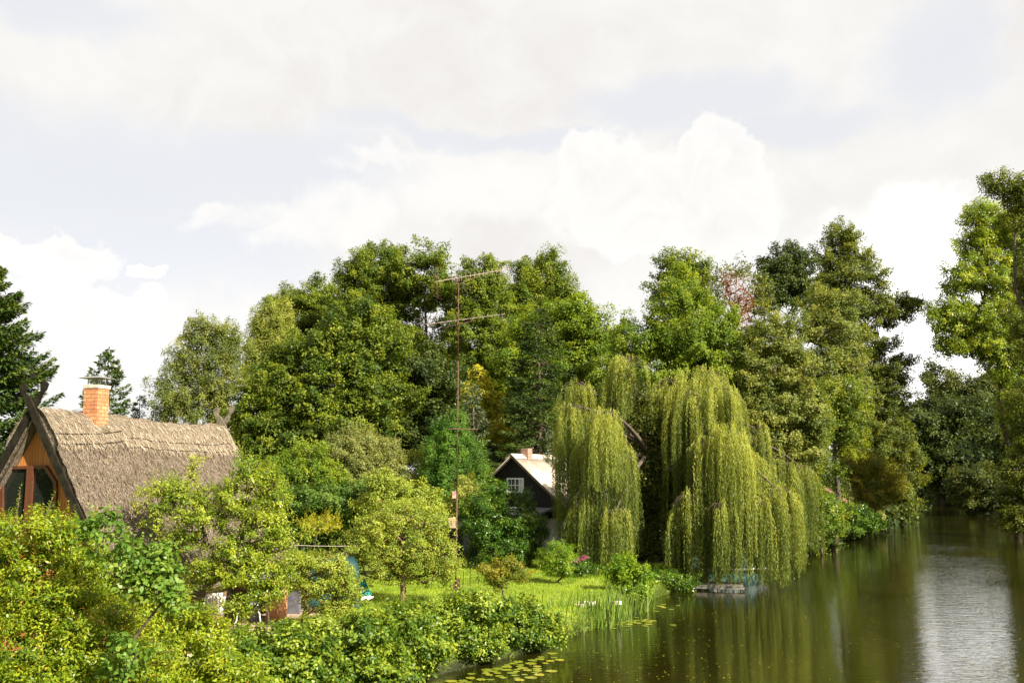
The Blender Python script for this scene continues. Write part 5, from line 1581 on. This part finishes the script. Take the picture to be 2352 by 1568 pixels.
tag(link('bank_scrub', fast_mesh('bank_scrub', V, 4, T), LM['dark']), 'dark scrub lining the far river banks', 'scrub', kind='stuff')

# ------------------------------------------------------------------ garden trees near the terrace
tree('apple_tree', 'low round apple tree with pale leaves left of the mast', 'apple tree', 34.5, 930,
     [(920, 1185, 62, 26), (865, 1215, 60, 30), (985, 1215, 55, 34), (830, 1255, 50, 32), (920, 1250, 85, 40), (1010, 1270, 50, 38), (870, 1300, 60, 30), (960, 1310, 70, 28), (1020, 1312, 30, 20)],
     LM['apple'], (.072, .040), .22, 105, 1.05, .13, 101, bark=BARK_RED, top=.72, k=4, shoots=26, shoot_len=.28)
tree('plum_tree', 'small crooked plum tree between pear tree and apple tree', 'plum tree', 28.6, 712,
     [(700, 1290, 45, 22), (750, 1300, 45, 24), (790, 1325, 38, 25), (675, 1330, 30, 22), (740, 1345, 60, 24), (800, 1370, 35, 30), (770, 1395, 45, 22)],
     LM['apple'], (.062, .036), .17, 85, 1.35, .075, 102, bark=BARK_RED, top=.70, inner=.25, shoots=16, shoot_len=.22)
tree('pear_tree', 'tall leafy pear tree in front of the thatched roof', 'pear tree', 26.0, 533,
     [(560, 1075, 30, 30), (600, 1090, 30, 34), (620, 1150, 48, 45), (540, 1140, 60, 45), (450, 1130, 40, 30), (380, 1130, 50, 28), (360, 1175, 45, 28), (470, 1190, 70, 40), (600, 1220, 62, 50), (400, 1240, 50, 28), (520, 1270, 75, 38),
      (630, 1290, 60, 36), (580, 1320, 80, 28), (470, 1320, 50, 30), (610, 1355, 50, 22), (570, 1388, 50, 16), (660, 1240, 26, 30), (440, 1075, 14, 22)],
     LM['pear'], (.070, .038), .18, 78, 1.0, .17, 103, top=.62, inner=.25, shoots=60, shoot_len=.45)

def sprig(name, label, base, tip, n_, mat, leaf, seed, parent=None):
    rng = np.random.default_rng(seed)
    base = np.array(base); tip = np.array(tip); L = np.linalg.norm(tip - base)
    m = int(L / .018); t = np.linspace(0, 1, m)
    bend = np.array([rng.normal(0, .05), rng.normal(0, .05), 0])
    P = base + (tip - base) * t[:, None] + bend * np.sin(math.pi * t)[:, None]
    a = t * m * 2.4
    side = np.stack([np.cos(a), np.sin(a), np.full(m, .4)], 1)
    N = nrm(rng.normal(0, .35, (m, 3)) + np.array([0, -.2, .8]) - side * .5)
    return leaf_verts(rng, P, N, leaf[0] * (1.1 - .6 * t), leaf[1] * (1.1 - .6 * t), side, 4), np.clip(.55 + rng.normal(0, .15, m), 0, 1), P
# ------------------------------------------------------------------ shrubs nearest the camera
tree('forsythia_bush', 'large yellow green shrub filling the lower left corner', 'bush', 14.5, 60,
     [(60, 1250, 90, 70), (-20, 1270, 70, 80), (150, 1260, 70, 60, .4), (100, 1350, 130, 80), (10, 1400, 120, 90), (200, 1330, 70, 60, .5), (60, 1480, 160, 90), (200, 1450, 110, 80), (120, 1580, 200, 80), (300, 1530, 110, 70)],
     LM['fore'], (.060, .026), .15, 66, 1.55, .05, 111, stems=7, part='foliage', k=6, shoots=130, shoot_len=.34, inner=.45, tint=(.25, .85))
tree('bindweed', 'broad leaved bindweed climbing over the big left shrub', 'climber', 13.6, 290,
     [(240, 1205, 34, 26), (215, 1240, 26, 24), (300, 1265, 34, 26), (350, 1290, 45, 28), (385, 1325, 36, 30), (330, 1340, 50, 34), (270, 1300, 30, 26), (395, 1375, 30, 26), (250, 1540, 34, 30), (300, 1490, 34, 26)],
     LM['bindweed'], (.075, .062), .12, 26, 1.15, .015, 112, stems=5, part='foliage', k=6, shoots=24, shoot_len=.22)
tree('spindle_bush', 'yellowish shrub in the foreground below the pear tree', 'bush', 17.0, 420,
     [(320, 1400, 60, 40), (385, 1375, 45, 30), (400, 1420, 60, 45), (470, 1460, 60, 40), (350, 1470, 70, 45), (430, 1530, 90, 55), (520, 1540, 70, 40), (470, 1590, 120, 40)],
     LM['fore'], (.062, .032), .15, 60, 1.25, .04, 113, stems=6, part='foliage', k=6, shoots=60, shoot_len=.26, tint=(.3, .9))
def hedge(label, d, cx, blobs, seed, shoots=40, mat='hedge'):
    return tree('alder_bush', label, 'bush', d, cx, blobs, LM[mat], (.086, .058), .20, 66, 1.35, .04, seed, stems=6, part='foliage', k=6, shoots=shoots, shoot_len=.26, base_z=.1, tint=(.05, .85), inner=.55)
hedge('leafy bank bush at the bottom edge right of the yellowish shrub', 20.0, 620, [(540, 1500, 70, 40), (620, 1490, 70, 40), (590, 1560, 110, 60), (700, 1520, 70, 50), (690, 1580, 100, 60), (500, 1580, 80, 60)], 121, 60)
hedge('glossy bank bush in front of the terrace', 22.3, 760, [(690, 1470, 60, 30), (760, 1460, 65, 32), (830, 1455, 55, 36), (750, 1510, 95, 50), (850, 1520, 80, 55), (780, 1575, 120, 50), (880, 1570, 70, 45)], 122, 60)
hedge('tall glossy bank bush below the apple tree', 24.6, 920, [(870, 1437, 55, 28), (930, 1427, 60, 28), (890, 1472, 90, 42), (960, 1487, 85, 42), (900, 1532, 90, 38), (840, 1472, 50, 30), (950, 1537, 60, 29)], 123, 60)
hedge('sunlit bank bush at the foot of the mast', 27.3, 1040, [(1010, 1418, 60, 28), (1080, 1400, 60, 28), (980, 1450, 65, 32), (1060, 1460, 90, 42), (1020, 1490, 85, 34), (1090, 1490, 55, 27), (1120, 1390, 36, 22)], 124, 70)
hedge('low bank bush at the water end of the leafy row, beside the reeds', 29.0, 1170, [(1130, 1397, 50, 28), (1190, 1407, 55, 28), (1150, 1452, 75, 35), (1215, 1452, 55, 30), (1130, 1472, 70, 25), (1200, 1477, 60, 18), (1255, 1442, 34, 25), (1290, 1462, 22, 15)], 125, 60)
tree('grassy_weeds', 'tuft of pale grassy weeds behind the bank bushes by the terrace', 'weeds', 26.5, 905,
     [(890, 1400, 26, 22), (925, 1398, 26, 22)], LM['bright'], (.14, .012), .16, 60, 1.3, .01, 126, stems=4, part='foliage', shoots=20, shoot_len=.3)
# tall sprays standing clear of their shrubs
for (px0, py0, px1, py1, d, mt, lf, lab, nm) in ((30, 1230, 66, 1195, 14.2, 'fore', (.07, .032), 'leafy spray rising in front of the gable window, leftmost', 'leafy_spray'),
                                             (100, 1250, 128, 1125, 14.3, 'fore', (.075, .034), 'leafy spray rising in front of the right window pane', 'leafy_spray'),
                                             (20, 1290, 48, 1110, 14.1, 'fore', (.07, .03), 'tallest leafy spray crossing the left window pane', 'leafy_spray'),
                                             (590, 1100, 622, 955, 26, 'fore_green', (.085, .045), 'long leafy pear shoot pointing at the maple', 'pear_shoot'),
                                             (560, 1100, 545, 1010, 26, 'fore_green', (.075, .040), 'short pear shoot beside the roof end', 'pear_shoot')):
    V, T, P = sprig(nm, lab, at(px0, py0, d), at(px1, py1, d), 0, None, lf, px0)
    o = P[0]
    rt = empty(nm, o); tag(rt, lab, 'shoot')
    MB().tube([p - o for p in P[::6]], .006, 4).build('stem', BARK_RED, rt)
    link('leaves', fast_mesh('leaves', V - o, 4, T), LM[mt], rt)

# tree mirrored in the gable window, standing left of the picture
tree('reflected_tree', 'dense tree left of the thatched house, seen only mirrored in the gable window', 'tree', 15, -2400,
     [(-2400, 900, 700, 400), (-2700, 1000, 600, 400)], LM['oldwood'], (.20, .14), .6, 120, 1.1, .2, 130)

# grass and sedge hanging over the edge of the bank
rng = np.random.default_rng(19)
LB = np.array(LEFT_BANK); V = []; T = []
n_ = 52000
yy = 16 + 100 * rng.uniform(0, 1, n_) ** 1.5
xx = np.interp(yy, LB[:, 1], LB[:, 0]) + rng.normal(-.42, .24, n_)
zz = ground_z(xx, yy)
ok = zz > -.06
xx, yy, zz = xx[ok], yy[ok], zz[ok]
m_ = len(xx)
Dv = rng.normal(0, .5, (m_, 3)) + np.array([.45, -.35, .7])
N = nrm(rng.normal(0, 1, (m_, 3)))
cl_n = np.array([mnoise.noise(Vector((a * 1.1, b_ * 1.1, 3))) for a, b_ in zip(xx, yy)])
V = leaf_verts(rng, np.stack([xx, yy, zz - .03], 1), N, .17 + .28 * np.clip(cl_n, 0, 1), .020, Dv)
tag(link('bank_sedge', fast_mesh('bank_sedge', V, 4, np.clip(.45 + cl_n * .6 + rng.normal(0, .15, m_), 0, 1)), LM['reed']), 'sedge and grass fringe hanging over the left bank', 'sedge', kind='stuff')

# ------------------------------------------------------------------ lawn grass
rng = np.random.default_rng(9)
n_ = 60000
x = rng.uniform(-6, 9, n_); y = rng.uniform(30, 50, n_)
ok = river_sd(x, y) > .25
x = x[ok]; y = y[ok]
P = np.stack([x, y, ground_z(x, y) - .01], 1); m_ = len(P)
N = nrm(rng.normal(0, 1, (m_, 3)) * np.array([1, 1, .2]))
Dv = rng.normal(0, .35, (m_, 3)); Dv[:, 2] = 1
patch = np.array([mnoise.noise(Vector((a * .5, b_ * .5, 0))) for a, b_ in zip(x, y)])
tag(link('lawn_grass', fast_mesh('lawn_grass', leaf_verts(rng, P, N, .10, .022, Dv), 4, np.clip(.5 + patch * .5 + rng.normal(0, .15, m_), 0, 1)), LM['grass']), 'short sunlit lawn grass', 'grass', kind='stuff')
print('faces', sum(len(o.data.polygons) for o in sc.objects if o.type == 'MESH'))
